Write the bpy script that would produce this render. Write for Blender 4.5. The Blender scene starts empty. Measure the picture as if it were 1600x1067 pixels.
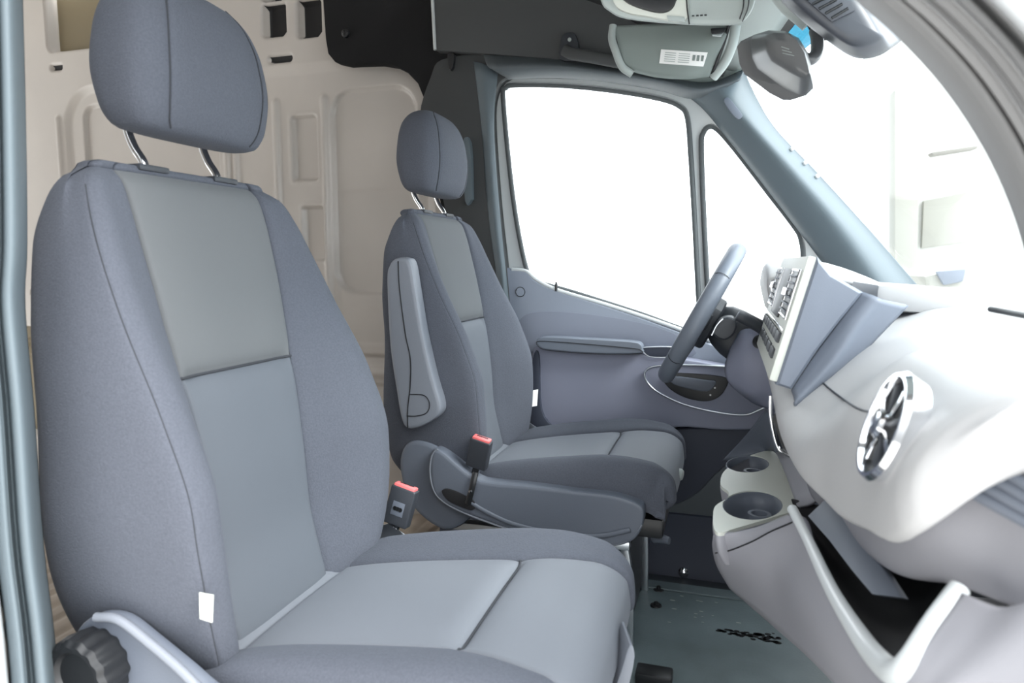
import bpy, bmesh, math, random
import numpy as np
from mathutils import Vector, Matrix
random.seed(4)
rng = np.random.RandomState(4)
sc = bpy.context.scene
C = sc.collection
# ------------------------------------------------------------------ camera
CAMZ = .92
FPX = 1080.0
YAW = math.radians(17.3); PIT = math.radians(6.5)
Fv = np.array([-math.sin(YAW)*math.cos(PIT), math.cos(YAW)*math.cos(PIT), -math.sin(PIT)])
Rv = np.array([math.cos(YAW), math.sin(YAW), 0.0])
Uv = np.cross(Rv, Fv)
cd = bpy.data.cameras.new('camera'); cam = bpy.data.objects.new('camera', cd); C.objects.link(cam)
cd.sensor_width = 36.0; cd.lens = FPX/1600*36.0; cd.clip_start = .02; cd.clip_end = 200
Mx = Matrix(((Rv[0], Uv[0], -Fv[0]), (Rv[1], Uv[1], -Fv[1]), (Rv[2], Uv[2], -Fv[2])))
cam.matrix_world = Matrix.Translation((0, 0, CAMZ)) @ Mx.to_4x4()
cd.dof.use_dof = True; cd.dof.focus_distance = 1.75; cd.dof.aperture_fstop = 5.6
sc.camera = cam
# ------------------------------------------------------------------ world, sun, exposure
w = bpy.data.worlds.new('sky'); sc.world = w; w.use_nodes = True
nt = w.node_tree; nt.nodes.clear()
o_ = nt.nodes.new('ShaderNodeOutputWorld'); b_ = nt.nodes.new('ShaderNodeBackground')
b_.inputs[0].default_value = (.95, .98, 1.0, 1); b_.inputs[1].default_value = 3.2
nt.links.new(b_.outputs[0], o_.inputs[0])
# the sky is brightest ahead of the van
_tc = nt.nodes.new('ShaderNodeTexCoord'); _vd = nt.nodes.new('ShaderNodeVectorMath'); _vd.operation = 'DOT_PRODUCT'
_vd.inputs[1].default_value = (.75, .35, .56); nt.links.new(_tc.outputs['Generated'], _vd.inputs[0])
_mr = nt.nodes.new('ShaderNodeMapRange'); _mr.interpolation_type = 'SMOOTHSTEP'
_mr.inputs[1].default_value = -.9; _mr.inputs[2].default_value = .95; _mr.inputs[3].default_value = .6; _mr.inputs[4].default_value = 6.0
nt.links.new(_vd.outputs['Value'], _mr.inputs[0]); nt.links.new(_mr.outputs[0], b_.inputs[1])
sd = bpy.data.lights.new('sun', 'SUN'); sd.energy = 5.0; sd.angle = math.radians(22); sd.color = (1, .97, .93)
sun = bpy.data.objects.new('sun', sd); C.objects.link(sun)
sun.rotation_euler = Vector((.95, -.30, .85)).to_track_quat('Z', 'Y').to_euler(); sun.location = (4, -4, 6)
sc.view_settings.view_transform = 'Standard'; sc.view_settings.look = 'None'
sc.view_settings.gamma = 1; sc.view_settings.exposure = 0.12; sc.view_settings.use_curve_mapping = False

# ------------------------------------------------------------------ helpers
def ray(px, py): return Fv + Rv*(px-800)/FPX + Uv*(533.5-py)/FPX
def aY(px, py, Y):
    d = ray(px, py); return d*(Y/d[1]) + np.array([0, 0, CAMZ])
def aX(px, py, X):
    d = ray(px, py); return d*(X/d[0]) + np.array([0, 0, CAMZ])
def aZ(px, py, Z):
    d = ray(px, py); return d*((Z-CAMZ)/d[2]) + np.array([0, 0, CAMZ])

def mat(name, col, rough=.6, metal=0, bump=0, bscale=300, spec=.5, sheen=0, var=0, vscale=8, coat=0, kind='noise', dist=.001):
    m = bpy.data.materials.new(name); m.use_nodes = True
    n = m.node_tree.nodes; l = m.node_tree.links; p = n['Principled BSDF']
    p.inputs['Base Color'].default_value = (*col, 1); p.inputs['Roughness'].default_value = rough
    p.inputs['Metallic'].default_value = metal; p.inputs['Specular IOR Level'].default_value = spec
    if sheen:
        p.inputs['Sheen Weight'].default_value = sheen; p.inputs['Sheen Roughness'].default_value = .5
        p.inputs['Sheen Tint'].default_value = (.8, .88, 1, 1)
    if coat: p.inputs['Coat Weight'].default_value = coat; p.inputs['Coat Roughness'].default_value = .1
    tc = n.new('ShaderNodeTexCoord')
    if bump:
        if kind == 'noise':
            t = n.new('ShaderNodeTexNoise'); t.inputs['Scale'].default_value = bscale; t.inputs['Detail'].default_value = 3; out = t.outputs[0]
        else:
            t = n.new('ShaderNodeTexVoronoi'); t.inputs['Scale'].default_value = bscale; out = t.outputs[0]
            if 'Randomness' in t.inputs: t.inputs['Randomness'].default_value = .45
        l.new(tc.outputs['Object'], t.inputs['Vector'])
        b = n.new('ShaderNodeBump'); b.inputs['Strength'].default_value = bump; b.inputs['Distance'].default_value = dist
        l.new(out, b.inputs['Height']); l.new(b.outputs[0], p.inputs['Normal'])
        if kind != 'noise':
            mx = n.new('ShaderNodeMixRGB'); mx.blend_type = 'MIX'
            mx.inputs[1].default_value = (*[min(1, c*1.25) for c in col], 1); mx.inputs[2].default_value = (*[c*.72 for c in col], 1)
            l.new(out, mx.inputs[0]); l.new(mx.outputs[0], p.inputs['Base Color'])
    if var:
        t = n.new('ShaderNodeTexNoise'); t.inputs['Scale'].default_value = vscale; t.inputs['Detail'].default_value = 5
        l.new(tc.outputs['Object'], t.inputs['Vector'])
        r = n.new('ShaderNodeMapRange'); r.inputs[1].default_value = .3; r.inputs[2].default_value = .7
        r.inputs[3].default_value = 1-var; r.inputs[4].default_value = 1+var; l.new(t.outputs[0], r.inputs[0])
        h = n.new('ShaderNodeMixRGB'); h.blend_type = 'MULTIPLY'; h.inputs[0].default_value = 1; h.inputs[1].default_value = (*col, 1)
        if p.inputs['Base Color'].is_linked:
            l.new(p.inputs['Base Color'].links[0].from_socket, h.inputs[1])
        l.new(r.outputs[0], h.inputs[2]); l.new(h.outputs[0], p.inputs['Base Color'])
    return m

def glass(name, tint=(.97, .99, 1.0), refl=.04):
    m = bpy.data.materials.new(name); m.use_nodes = True
    n = m.node_tree.nodes; l = m.node_tree.links; n.clear()
    o = n.new('ShaderNodeOutputMaterial'); t = n.new('ShaderNodeBsdfTransparent'); g = n.new('ShaderNodeBsdfGlossy')
    t.inputs[0].default_value = (*tint, 1); g.inputs['Roughness'].default_value = .02
    x = n.new('ShaderNodeMixShader'); x.inputs[0].default_value = refl
    l.new(t.outputs[0], x.inputs[1]); l.new(g.outputs[0], x.inputs[2]); l.new(x.outputs[0], o.inputs[0])
    return m

M = {}
M['fabric'] = mat('bolster_fabric', (.078, .085, .105), .85, bump=.6, bscale=430, sheen=.06, spec=.2, var=.10, vscale=300, dist=.0015)
M['insert'] = mat('insert_fabric', (.118, .124, .130), .9, bump=.25, bscale=900, sheen=.05, spec=.2)
M['cushion'] = mat('cushion_fabric', (.150, .162, .185), .65, bump=.2, bscale=900, sheen=.06, spec=.35)
M['insert_shaded'] = mat('lower_insert_shaded', (.095, .106, .124), .7, bump=.2, bscale=900, sheen=.06, spec=.35)  # cushion fabric darkened: the shadow on the lower backrest is in this colour
M['seam'] = mat('seam_thread', (.03, .033, .04), .9)
M['plastic'] = mat('slate_plastic', (.105, .120, .150), .5, bump=.25, bscale=500, spec=.5)
M['plastic_dk'] = mat('dark_plastic', (.03, .034, .042), .5, bump=.2, bscale=500)
M['black'] = mat('black_plastic', (.012, .013, .015), .4)
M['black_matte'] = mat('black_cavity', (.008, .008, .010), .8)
M['arm'] = mat('armrest_plastic', (.17, .185, .215), .45, bump=.35, bscale=450)
M['dash'] = mat('dash_skin_glare', (.40, .40, .405), .5, bump=.1, bscale=350, spec=.5)  # dark dash made pale: the strong window light is put into the colour
M['dash_blue'] = mat('dash_slate', (.14, .16, .20), .5, bump=.15, bscale=500)
M['dash_low'] = mat('dash_lower', (.26, .26, .285), .6, bump=.2, bscale=350)
M['tray'] = mat('tray_beige', (.55, .57, .52), .45)
M['chrome'] = mat('chrome', (.85, .86, .88), .12, metal=1)
M['steel'] = mat('steel', (.62, .66, .70), .3, metal=1)
M['red'] = mat('buckle_red', (.75, .16, .16), .4)
M['white'] = mat('white_paper', (.85, .85, .84), .6)
M['door_mid'] = mat('door_recess', (.19, .21, .265), .55, bump=.15, bscale=450)
M['door'] = mat('door_panel', (.225, .238, .310), .55, bump=.2, bscale=450)
M['door_up'] = mat('door_upper', (.24, .27, .33), .55, bump=.15, bscale=450)
M['door_dk'] = mat('door_pocket', (.035, .042, .065), .6)
M['pillar'] = mat('pillar_trim', (.085, .100, .110), .6, bump=.15, bscale=300)
M['pillar_top'] = mat('pillar_trim_dark', (.045, .048, .050), .75, bump=.15, bscale=300)
M['pillar_b'] = mat('pillar_trim_blue', (.098, .125, .142), .6, bump=.15, bscale=300)
M['felt'] = mat('dark_felt', (.018, .018, .019), .95, bump=.4, bscale=400, spec=.1)
M['head'] = mat('headliner', (.075, .078, .080), .9, bump=.2, bscale=350, spec=.2)
M['console'] = mat('console_grey', (.36, .40, .39), .6, bump=.2, bscale=450)
M['sensor'] = mat('sensor_slate', (.045, .050, .062), .4)
M['near'] = mat('near_trim', (.20, .20, .202), .6)
M['visor'] = mat('visor_grey', (.23, .265, .255), .8, bump=.15, bscale=500, spec=.2)
M['seal'] = mat('rubber_seal', (.085, .095, .10), .55)
M['paint'] = mat('body_paint', (.75, .78, .80), .3, coat=.5)
M['frame_paint'] = mat('frame_paint', (.55, .58, .59), .4, coat=.3)
M['cargo'] = mat('primer_beige', (.56, .525, .49), .3, var=.05, vscale=3, coat=.2)
M['cargo_dk'] = mat('hole_dark', (.02, .02, .022), .7)
M['olive'] = mat('outer_skin', (.22, .18, .11), .5)
M['wood'] = mat('cargo_floor', (.36, .30, .245), .6, var=.15, vscale=6)
M['mat'] = mat('floor_rubber', (.15, .195, .21), .5, bump=.6, bscale=160, var=.25, vscale=5)
M['leather'] = mat('wheel_leather', (.13, .15, .185), .45, bump=.2, bscale=600)
M['mirror'] = mat('mirror_case', (.10, .105, .11), .3, coat=.2)
M['concrete'] = mat('street_concrete', (.55, .54, .52), .8, var=.1, vscale=1)
M['building_white'] = mat('building_white', (.62, .62, .60), .8)
M['render'] = mat('building_render', (.30, .295, .265), .8)
M['render_dk'] = mat('building_dark', (.17, .16, .14), .8)
M['glass'] = glass('side_glass'); M['wglass'] = glass('screen_glass', (.96, .99, 1), .05)
M['band'] = glass('shade_band', (.025, .11, .16), .06)

def tag(o, label=None, cat=None, group=None, kind=None):
    if label: o['label'] = label
    if cat: o['category'] = cat
    if group: o['group'] = group
    if kind: o['kind'] = kind
    return o
def empty(name, loc, label, cat, group=None, kind=None):
    o = bpy.data.objects.new(name, None); C.objects.link(o); o.location = loc; o.empty_display_size = .05
    return tag(o, label, cat, group, kind)
def link(name, me, m, parent=None, smooth=True):
    o = bpy.data.objects.new(name, me); C.objects.link(o)
    if m: me.materials.append(M[m] if isinstance(m, str) else m)
    if smooth:
        for p in me.polygons: p.use_smooth = True
    if parent:
        o.parent = parent
        # parents here are unrotated empties or meshes; keep world placement
        q = parent; off = Vector((0, 0, 0))
        while q: off += q.location; q = q.parent
        o.location = -off
    return o
def mesh(name, V, Fc, m, parent=None, smooth=True, sharp=None):
    me = bpy.data.meshes.new(name); me.from_pydata([tuple(map(float, v)) for v in V], [], Fc); me.validate(); me.update()
    bm = bmesh.new(); bm.from_mesh(me); bmesh.ops.recalc_face_normals(bm, faces=bm.faces); bm.to_mesh(me); bm.free()
    o = link(name, me, m, parent, smooth)
    if sharp is not None: autosmooth(o, sharp)
    return o
def autosmooth(o, deg=35):
    me = o.data; bm = bmesh.new(); bm.from_mesh(me)
    a = math.radians(deg)
    for e in bm.edges:
        if len(e.link_faces) == 2 and e.calc_face_angle(0) > a: e.smooth = False
    bm.to_mesh(me); bm.free()
def recentre(o):
    """put the origin of a top-level mesh inside it"""
    me = o.data; c = Vector([sum(v.co[i] for v in me.vertices)/len(me.vertices) for i in range(3)])
    me.transform(Matrix.Translation(-c)); o.location += c
    for ch in o.children: ch.location -= c
    return o

def pch(x, xs, ys):
    """monotone cubic interpolation"""
    xs = np.asarray(xs, float); ys = np.asarray(ys, float); x = np.asarray(x, float)
    h = np.diff(xs); d = np.diff(ys)/h; m = np.zeros(len(xs))
    for i in range(1, len(xs)-1):
        if d[i-1]*d[i] > 0:
            w1 = 2*h[i]+h[i-1]; w2 = h[i]+2*h[i-1]; m[i] = (w1+w2)/(w1/d[i-1]+w2/d[i])
    m[0] = d[0]; m[-1] = d[-1]
    k = np.clip(np.searchsorted(xs, x)-1, 0, len(xs)-2); t = (x-xs[k])/h[k]; t = np.clip(t, 0, 1)
    return ys[k]*(2*t**3-3*t**2+1)+m[k]*h[k]*(t**3-2*t**2+t)+ys[k+1]*(-2*t**3+3*t**2)+m[k+1]*h[k]*(t**3-t**2)
def cr(P, n=6, closed=False):
    """Catmull-Rom through points"""
    P = [np.asarray(p, float) for p in P]; N = len(P); out = []
    rg = range(N) if closed else range(N-1)
    for i in rg:
        if closed: a, b, c, d = P[i-1], P[i], P[(i+1) % N], P[(i+2) % N]
        else: b, c = P[i], P[i+1]; a = P[i-1] if i else 2*b-c; d = P[i+2] if i+2 < N else 2*c-b
        for k in range(n):
            t = k/n
            out.append(.5*((2*b)+(c-a)*t+(2*a-5*b+4*c-d)*t*t+(3*b-a-3*c+d)*t**3))
    if not closed: out.append(P[-1])
    return out
def tube(name, pts, r, m, parent=None, seg=10, closed=False, flat=None, n=6, smooth_path=True, kindsquare=False):
    """sweep a round (or flat=(a,b) elliptic) section along a path; a is in the path's plane normal-ish direction"""
    P = cr(pts, n, closed) if smooth_path else [np.asarray(p, float) for p in pts]
    N = len(P); V = []; Fc = []
    up = np.array([0, 0, 1.0]); prev = None
    rr = r if hasattr(r, '__len__') else None
    for i in range(N):
        a = P[i-1] if (i or closed) else P[0]; b = P[(i+1) % N] if (i < N-1 or closed) else P[-1]
        t = b-a; t = t/(np.linalg.norm(t)+1e-9)
        if prev is None:
            u = np.cross(t, [0, 1, 0]); 
            if np.linalg.norm(u) < .2: u = np.cross(t, [0, 0, 1])
        else: u = prev - t*(prev@t)
        u = u/np.linalg.norm(u); prev = u; v = np.cross(t, u)
        ri = np.interp(i/(N-1), np.linspace(0, 1, len(rr)), rr) if rr is not None else r
        fa, fb = flat if flat else (1, 1)
        for k in range(seg):
            th = 2*math.pi*k/seg; c, s = math.cos(th), math.sin(th)
            if kindsquare: c = math.copysign(abs(c)**.4, c); s = math.copysign(abs(s)**.4, s)
            V.append(P[i]+u*(ri*fa*c)+v*(ri*fb*s))
    R_ = N if closed else N-1
    for i in range(R_):
        for k in range(seg):
            Fc.append((i*seg+k, i*seg+(k+1) % seg, ((i+1) % N)*seg+(k+1) % seg, ((i+1) % N)*seg+k))
    if not closed:
        Fc.append(tuple(range(seg))); Fc.append(tuple((N-1)*seg+k for k in range(seg)))
    return mesh(name, V, Fc, m, parent, sharp=60)
def prism(name, pts, depth, m, parent=None, bevel=.004, seg=2, holes=None):
    """closed outline (3-D points, roughly planar) given depth (a vector), rims rounded"""
    bm = bmesh.new(); vs = [bm.verts.new(tuple(map(float, p))) for p in pts]
    f = bm.faces.new(vs); f.normal_update()
    d = Vector(tuple(map(float, depth)))
    r = bmesh.ops.extrude_face_region(bm, geom=[f]); nv = [g for g in r['geom'] if isinstance(g, bmesh.types.BMVert)]
    bmesh.ops.translate(bm, vec=d, verts=nv)
    bmesh.ops.recalc_face_normals(bm, faces=bm.faces)
    if bevel:
        es = [e for e in bm.edges if len(e.link_faces) == 2 and any(len(x.verts) == len(pts) for x in e.link_faces)] if len(pts) > 4 else list(bm.edges)
        bmesh.ops.bevel(bm, geom=es, offset=bevel, segments=seg, affect='EDGES', profile=.6, clamp_overlap=True)
    big = [x for x in bm.faces if len(x.verts) > 4]
    if big: bmesh.ops.triangulate(bm, faces=big)
    me = bpy.data.meshes.new(name); bm.to_mesh(me); bm.free()
    o = link(name, me, m, parent); autosmooth(o, 30); return o
def box(name, c, s, m, parent=None, bevel=.003, rot=None, seg=2):
    bm = bmesh.new(); bmesh.ops.create_cube(bm, size=1)
    bmesh.ops.scale(bm, vec=s, verts=bm.verts)
    if bevel: bmesh.ops.bevel(bm, geom=list(bm.edges), offset=bevel, segments=seg, affect='EDGES', profile=.6)
    if rot is not None: bmesh.ops.transform(bm, matrix=rot.to_4x4(), verts=bm.verts)
    bmesh.ops.translate(bm, vec=c, verts=bm.verts)
    me = bpy.data.meshes.new(name); bm.to_mesh(me); bm.free()
    o = link(name, me, m, parent); autosmooth(o, 30); return o
def lathe(name, c, axis, prof, m, parent=None, seg=32, wob=None):
    """prof: (radius, along) pairs"""
    a = np.asarray(axis, float); a = a/np.linalg.norm(a)
    u = np.cross(a, [0, 0, 1.0]); u = u/np.linalg.norm(u) if np.linalg.norm(u) > .1 else np.array([1.0, 0, 0]); v = np.cross(a, u)
    V = []; Fc = []; c = np.asarray(c, float)
    for (r, h) in prof:
        for k in range(seg):
            t = 2*math.pi*k/seg; q = r*(wob(t, r) if wob else 1)
            V.append(c+a*h+u*q*math.cos(t)+v*q*math.sin(t))
    for i in range(len(prof)-1):
        for k in range(seg): Fc.append((i*seg+k, i*seg+(k+1) % seg, (i+1)*seg+(k+1) % seg, (i+1)*seg+k))
    Fc.append(tuple(range(seg))); Fc.append(tuple((len(prof)-1)*seg+k for k in range(seg)))
    return mesh(name, V, Fc, m, parent, sharp=35)
def grid(name, G, m, parent=None, wrap=False, keep=None, thick=0, cap=False, sharp=None):
    """G[i][j] points; keep(i,j)->bool picks faces"""
    G = np.asarray(G); nu, nv = G.shape[:2]; V = G.reshape(-1, 3); Fc = []
    for i in range(nu-1):
        for j in range(nv if wrap else nv-1):
            if keep is None or keep(i, j): Fc.append((i*nv+j, i*nv+(j+1) % nv, (i+1)*nv+(j+1) % nv, (i+1)*nv+j))
    if cap: Fc.append(tuple(range(nv))); Fc.append(tuple((nu-1)*nv+j for j in range(nv)))
    used = sorted({k for f in Fc for k in f}); mp = {k: i for i, k in enumerate(used)}
    o = mesh(name, [V[k] for k in used], [tuple(mp[k] for k in f) for f in Fc], m, parent, sharp=sharp)
    if thick:
        s = o.modifiers.new('solid', 'SOLIDIFY'); s.thickness = thick; s.offset = -1
    return o
def patch(name, rows, m, parent=None, n=6, thick=.006):
    """rows of (px,py,Y) control points spanning a smooth surface"""
    Q = [[aY(*p) for p in r] for r in rows]
    Q = [cr(r, n) for r in Q]
    Q = [list(c) for c in zip(*[cr([Q[i][j] for i in range(len(Q))], n) for j in range(len(Q[0]))])]
    o = grid(name, Q, m, parent, thick=thick)
    if thick:   # thicken away from the seen side
        me = o.data; c = Vector((0, 0, 0)); d = 0
        for p in me.polygons: d += p.normal.dot(Vector((0, 0, CAMZ))-p.center)*p.area
        o.modifiers['solid'].offset = -1 if d > 0 else 1
    return o
def outline(pxs, Y, n=5, smooth=True):
    P = [aY(x, y, Y) for x, y in pxs]
    return cr(P, n, True) if smooth else P
def text(name, s, size, loc, xdir, ydir, m, parent=None, ext=.0004):
    cu = bpy.data.curves.new(name, 'FONT'); cu.body = s; cu.size = size; cu.extrude = ext; cu.align_x = 'CENTER'; cu.align_y = 'CENTER'
    t = bpy.data.objects.new('tmp', cu); C.objects.link(t); dg = bpy.context.evaluated_depsgraph_get(); dg.update()
    me = bpy.data.meshes.new_from_object(t.evaluated_get(dg)); bpy.data.objects.remove(t)
    x = Vector(xdir).normalized(); y = Vector(ydir); y = (y - x*y.dot(x)).normalized(); z = x.cross(y)
    mw = Matrix(((x.x, y.x, z.x, loc[0]), (x.y, y.y, z.y, loc[1]), (x.z, y.z, z.z, loc[2]), (0, 0, 0, 1)))
    me.transform(mw); me.materials.clear()
    return link(name, me, m, parent, smooth=False)
def samples(a, b, n, marks, near=(.0015, .003, .005, .008)):
    s = set(np.round(np.linspace(a, b, n), 5))
    for k in marks:
        s = {x for x in s if abs(x-k) > .0095}
        s.add(round(k, 5))
        for d in near: s.add(round(k-d, 5)); s.add(round(k+d, 5))
    return np.array(sorted(x for x in s if a-1e-9 <= x <= b+1e-9))
def gs(x, s): return np.exp(-(x/s)**2)

# ------------------------------------------------------------------ seats
BZ = [.30, .33, .36, .40, .50, .60, .72, .85, .94, 1.00, 1.035, 1.05]
BXB = [-.83, -.86, -.88, -.895, -.90, -.895, -.89, -.90, -.90, -.885, -.865, -.845]
BXC = [-.68, -.668, -.668, -.676, -.698, -.705, -.722, -.755, -.782, -.800, -.815, -.832]
BXR = [-.68, -.655, -.635, -.620, -.613, -.617, -.655, -.722, -.765, -.792, -.812, -.832]
BW = [.15, .19, .215, .235, .262, .272, .270, .258, .245, .230, .212, .185]
BWI = [.12, .12, .12, .12, .122, .122, .128, .14, .146, .148, .148, .148]
CL = {  # cushion: path down the centre, from the rear, over the nose and back underneath
    's': [0, .05, .10, .20, .32, .42, .50, .56, .60, .64, .70, .76],
    'x': [-.735, -.69, -.64, -.54, -.42, -.325, -.25, -.195, -.162, -.140, -.135, -.165],
    'z': [.325, .352, .370, .394, .414, .427, .434, .431, .419, .395, .355, .325],
    'w': [.22, .232, .24, .247, .252, .254, .252, .243, .228, .212, .20, .19]}

def seat(y0, dx, near_is_outboard, label):
    root = empty('front_seat', (-.45+dx, y0, -.07), label, 'seat', 'front seats of the cab')
    sx = -1 if near_is_outboard else 1    # sign of the inboard side is away from the outboard door
    # ---- backrest
    zs = samples(.30, 1.05, 110, [.757])
    qv = samples(-1, 1, 90, [])
    # cross coordinate: 0..1 half front (insert to .5, bolster to 1.0), 1..1.6 side, 1.6..2 back
    cc = np.array(sorted(set(list(np.linspace(0, .42, 8)) + [.455, .475, .485, .4925, .5, .5075, .515, .53, .55] + list(np.linspace(.58, .86, 10)) + [.875, .885, .89, .895, .905] + list(np.linspace(.93, 1.5, 16)) + list(np.linspace(1.55, 2, 7)))))
    def half(z, sd=0):
        xb, xc, xr, ww, wi = (pch(z, BZ, t) for t in (BXB, BXC, BXR, BW, BWI))
        wi = wi + sd*float(pch(z, [.3, .5, .75, .95, 1.06], [.014, .016, .018, .004, 0]))
        pil = -.006*gs(z-.757, .010) - .006*gs(z-.757, .03)
        # control points (c, y, x)
        c = [0, .25, .46, .5, .54, .65, .78, .89, 1.0, 1.15, 1.35, 1.5, 1.65, 2]
        y = [0, wi*.5, wi*.94, wi, wi+(ww-wi)*.12, wi+(ww-wi)*.38, wi+(ww-wi)*.68, wi+(ww-wi)*.90, ww*.985, ww, ww*.985, ww*.93, ww*.75, 0]
        dd = xr-xc
        x = [xc+.004, xc+.004, xc+.001, xc-.001, xc+.12*dd+.004, xc+.62*dd+.004, xc+.98*dd+.006, xr-.004, xr-.03, xb+(xr-xb)*.55, xb+(xr-xb)*.2, xb+.012, xb, xb]
        Y = pch(cc, c, y); X = pch(cc, c, x)
        g = -.006*gs(cc-.5, .012) - .0022*gs(cc-.89, .006)
        X = X + g + np.where(cc < .5, pil*np.clip((.5-cc)*12, 0, 1), 0)
        return X, Y
    G = []
    for z in zs:
        X, Y = half(z, 1); X2, Y2 = half(z, -1.2)
        row = [(X[k]+dx, y0-Y[k], z) for k in range(len(cc)-1, 0, -1)] + [(X2[k]+dx, y0+Y2[k], z) for k in range(len(cc))]
        G.append(row)
    G = np.array(G); nc = len(cc)
    cz = [abs(t) for t in range(-(nc-1), nc)]
    cm = np.array([-cc[-t] if t < 0 else cc[t] for t in range(-(nc-1), nc)])
    # round the crown and the foot
    for i, z in enumerate(zs):
        t = max(0, (z-1.03)/.03); G[i, :, 2] -= 0
    ii = lambda j: abs(cm[j]) < .4999 and abs(cm[j+1]) < .5001 or (abs(cm[j]) < .5001 and abs(cm[j+1]) < .4999)
    ks = int(np.argmin(abs(zs-.757)))
    br = grid('backrest', G, 'fabric', root, keep=lambda i, j: not ii(j), cap=False)
    # closing caps of the backrest
    top = [tuple(p) for p in G[-1]]; bot = [tuple(p) for p in G[0]]
    tp = np.array(top); ctr = tp.mean(0)
    rings = [tp, ctr+(tp-ctr)*[.93, .985, 1]+[0, 0, .006], ctr+(tp-ctr)*[.75, .95, 1]+[0, 0, .010], ctr+(tp-ctr)*[.2, .9, 1]+[0, 0, .012]]
    cap = grid('backrest_top', rings, 'fabric', root, wrap=True, cap=True); cap['label'] = 'rounded fabric crown of the backrest'
    bp = np.array(bot); cb = bp.mean(0)
    grid('backrest_underside', [bp, cb+(bp-cb)*[.8, .9, 1]-[0, 0, .008], cb+(bp-cb)*[.2, .7, 1]-[0, 0, .01]], 'fabric', root, wrap=True, cap=True)
    o = grid('upper_back_insert', G, 'insert', root, keep=lambda i, j: ii(j) and i >= ks); o['label'] = 'smooth grey upper insert of the backrest'
    o = grid('lower_back_insert', G, 'insert_shaded', root, keep=lambda i, j: ii(j) and i < ks); o['label'] = 'smooth blue-grey lower insert of the backrest, its shade painted in'
    # seam threads
    for s in (-1, 1):
        j = [k for k in range(len(cm)) if abs(cm[k]-s*.5) < 1e-6][0]
        tube('seam', [G[i, j]+[.001, 0, 0] for i in range(4, len(zs)-1, 4)], .0014, 'seam', br, seg=6, n=2)
        j = [k for k in range(len(cm)) if abs(cm[k]-s*.89) < 1e-6][0]
        tube('seam', [G[i, j]+[.0004, s*.0004, 0] for i in range(4, len(zs)-1, 4)], .0009, 'seam', br, seg=6, n=2)
    j0 = [k for k in range(len(cm)) if abs(cm[k]+.5) < 1e-6][0]; j1 = [k for k in range(len(cm)) if abs(cm[k]-.5) < 1e-6][0]
    tube('seam', [G[ks, j]+[.002, 0, 0] for j in range(j0, j1+1, 2)], .0022, 'seam', br, seg=6, n=2)
    # rear shell of the backrest
    sh = []
    for z in np.linspace(.36, .98, 14):
        xb = float(pch(z, BZ, BXB)); ww = float(pch(z, BZ, BW))*.9
        sh.append([(xb+dx+.02-.022*(1-abs(t)**5), y0+ww*t, z) for t in np.linspace(-1, 1, 15)])
    grid('back_shell', sh, 'plastic_dk', root, thick=.006)
    # ---- cushion
    S = samples(0, .76, 90, [.43, .085])
    vs = np.array(sorted(set(list(np.linspace(0, .46, 8)) + [.485, .5, .51, .52, .528, .54, .56] + list(np.linspace(.6, 1, 14)) + list(np.linspace(1.05, 1.6, 9)))))
    vm = np.concatenate([-vs[:0:-1], vs])
    cx, cz_, cw = (lambda s: pch(s, CL['s'], CL['x'])), (lambda s: pch(s, CL['s'], CL['z'])), (lambda s: pch(s, CL['s'], CL['w']))
    H = []
    for s in S:
        e = .004; tx = (cx(s+e)-cx(s-e)); tz = (cz_(s+e)-cz_(s-e)); L = math.hypot(tx, tz)+1e-9; nx, nz = -tz/L, tx/L
        if s > .7: nx, nz = nx, nz
        ww = float(cw(s)); nose = min(1, max(0, (s-.43)/.2))
        wi = .132 + .035*nose + .01*min(1, max(0, (.2-s)/.2))
        c = [0, .3, .5, .52, .56, .7, .82, .92, 1.0, 1.15, 1.6]
        y = [0, wi*.6, wi*.97, wi, wi+.010, wi+(ww-wi)*.40, wi+(ww-wi)*.68, wi+(ww-wi)*.87, ww*.985, ww, ww*.97]
        bol = .020*(1-nose*.8)*min(1, .3+s/.2)
        drop = .105
        d = [.004, .003, 0, -.001, .005, bol*.75, bol, bol*.55, -.018, -.05, -drop]
        Y = pch(vs, c, y); D = pch(vs, c, d)
        D = D - .005*gs(vs-.52, .012)*(1 if s < .72 else 0)
        ins = np.clip((.52-vs)*14, 0, 1)
        D = D - (.007*gs(s-.43, .007)+.006*gs(s-.43, .022))*ins - (.009*gs(s-.085, .007)-.014*gs(s-.055, .022))*ins
        side = -1
        row = []
        cN = [y[0], y[1]*1.15, y[2]*1.16, y[3]*1.16, y[4]*1.15]+[max(a, y[4]*1.15+.01*n_) for n_, a in enumerate(y[5:])]
        YN = pch(vs, c, cN)
        for q in vm:
            k = int(np.argmin(abs(vs-abs(q)))); sg = 1 if q > 0 else -1
            dn, dv = max(D[k], -.018), min(0, D[k]+.018)*(1 if s < .6 else max(.15, 1-(s-.6)*5))
            row.append((cx(s)+dx+nx*dn, y0+(Y[k] if q > 0 else -YN[k]), max(cz_(s)+nz*dn+dv, min(cz_(s)-.004, .300))))
        H.append(row)
    H = np.array(H)
    inn = lambda j: abs(vm[j]+vm[j+1])/2 < .52
    k1 = int(np.argmin(abs(S-.43))); k2 = int(np.argmin(abs(S-.70)))
    cu = grid('seat_cushion', H, 'fabric', root, keep=lambda i, j: not inn(j) or i >= k2)
    o = grid('cushion_insert', H, 'cushion', root, keep=lambda i, j: inn(j) and i < k1); o['label'] = 'smooth grey centre panel of the seat cushion'
    o = grid('cushion_nose_panel', H, 'cushion', root, keep=lambda i, j: inn(j) and k1 <= i < k2); o['label'] = 'smooth light grey panel over the front edge of the cushion'
    ja = int(np.argmin(abs(vm+.52))); jb = int(np.argmin(abs(vm-.52)))
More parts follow.
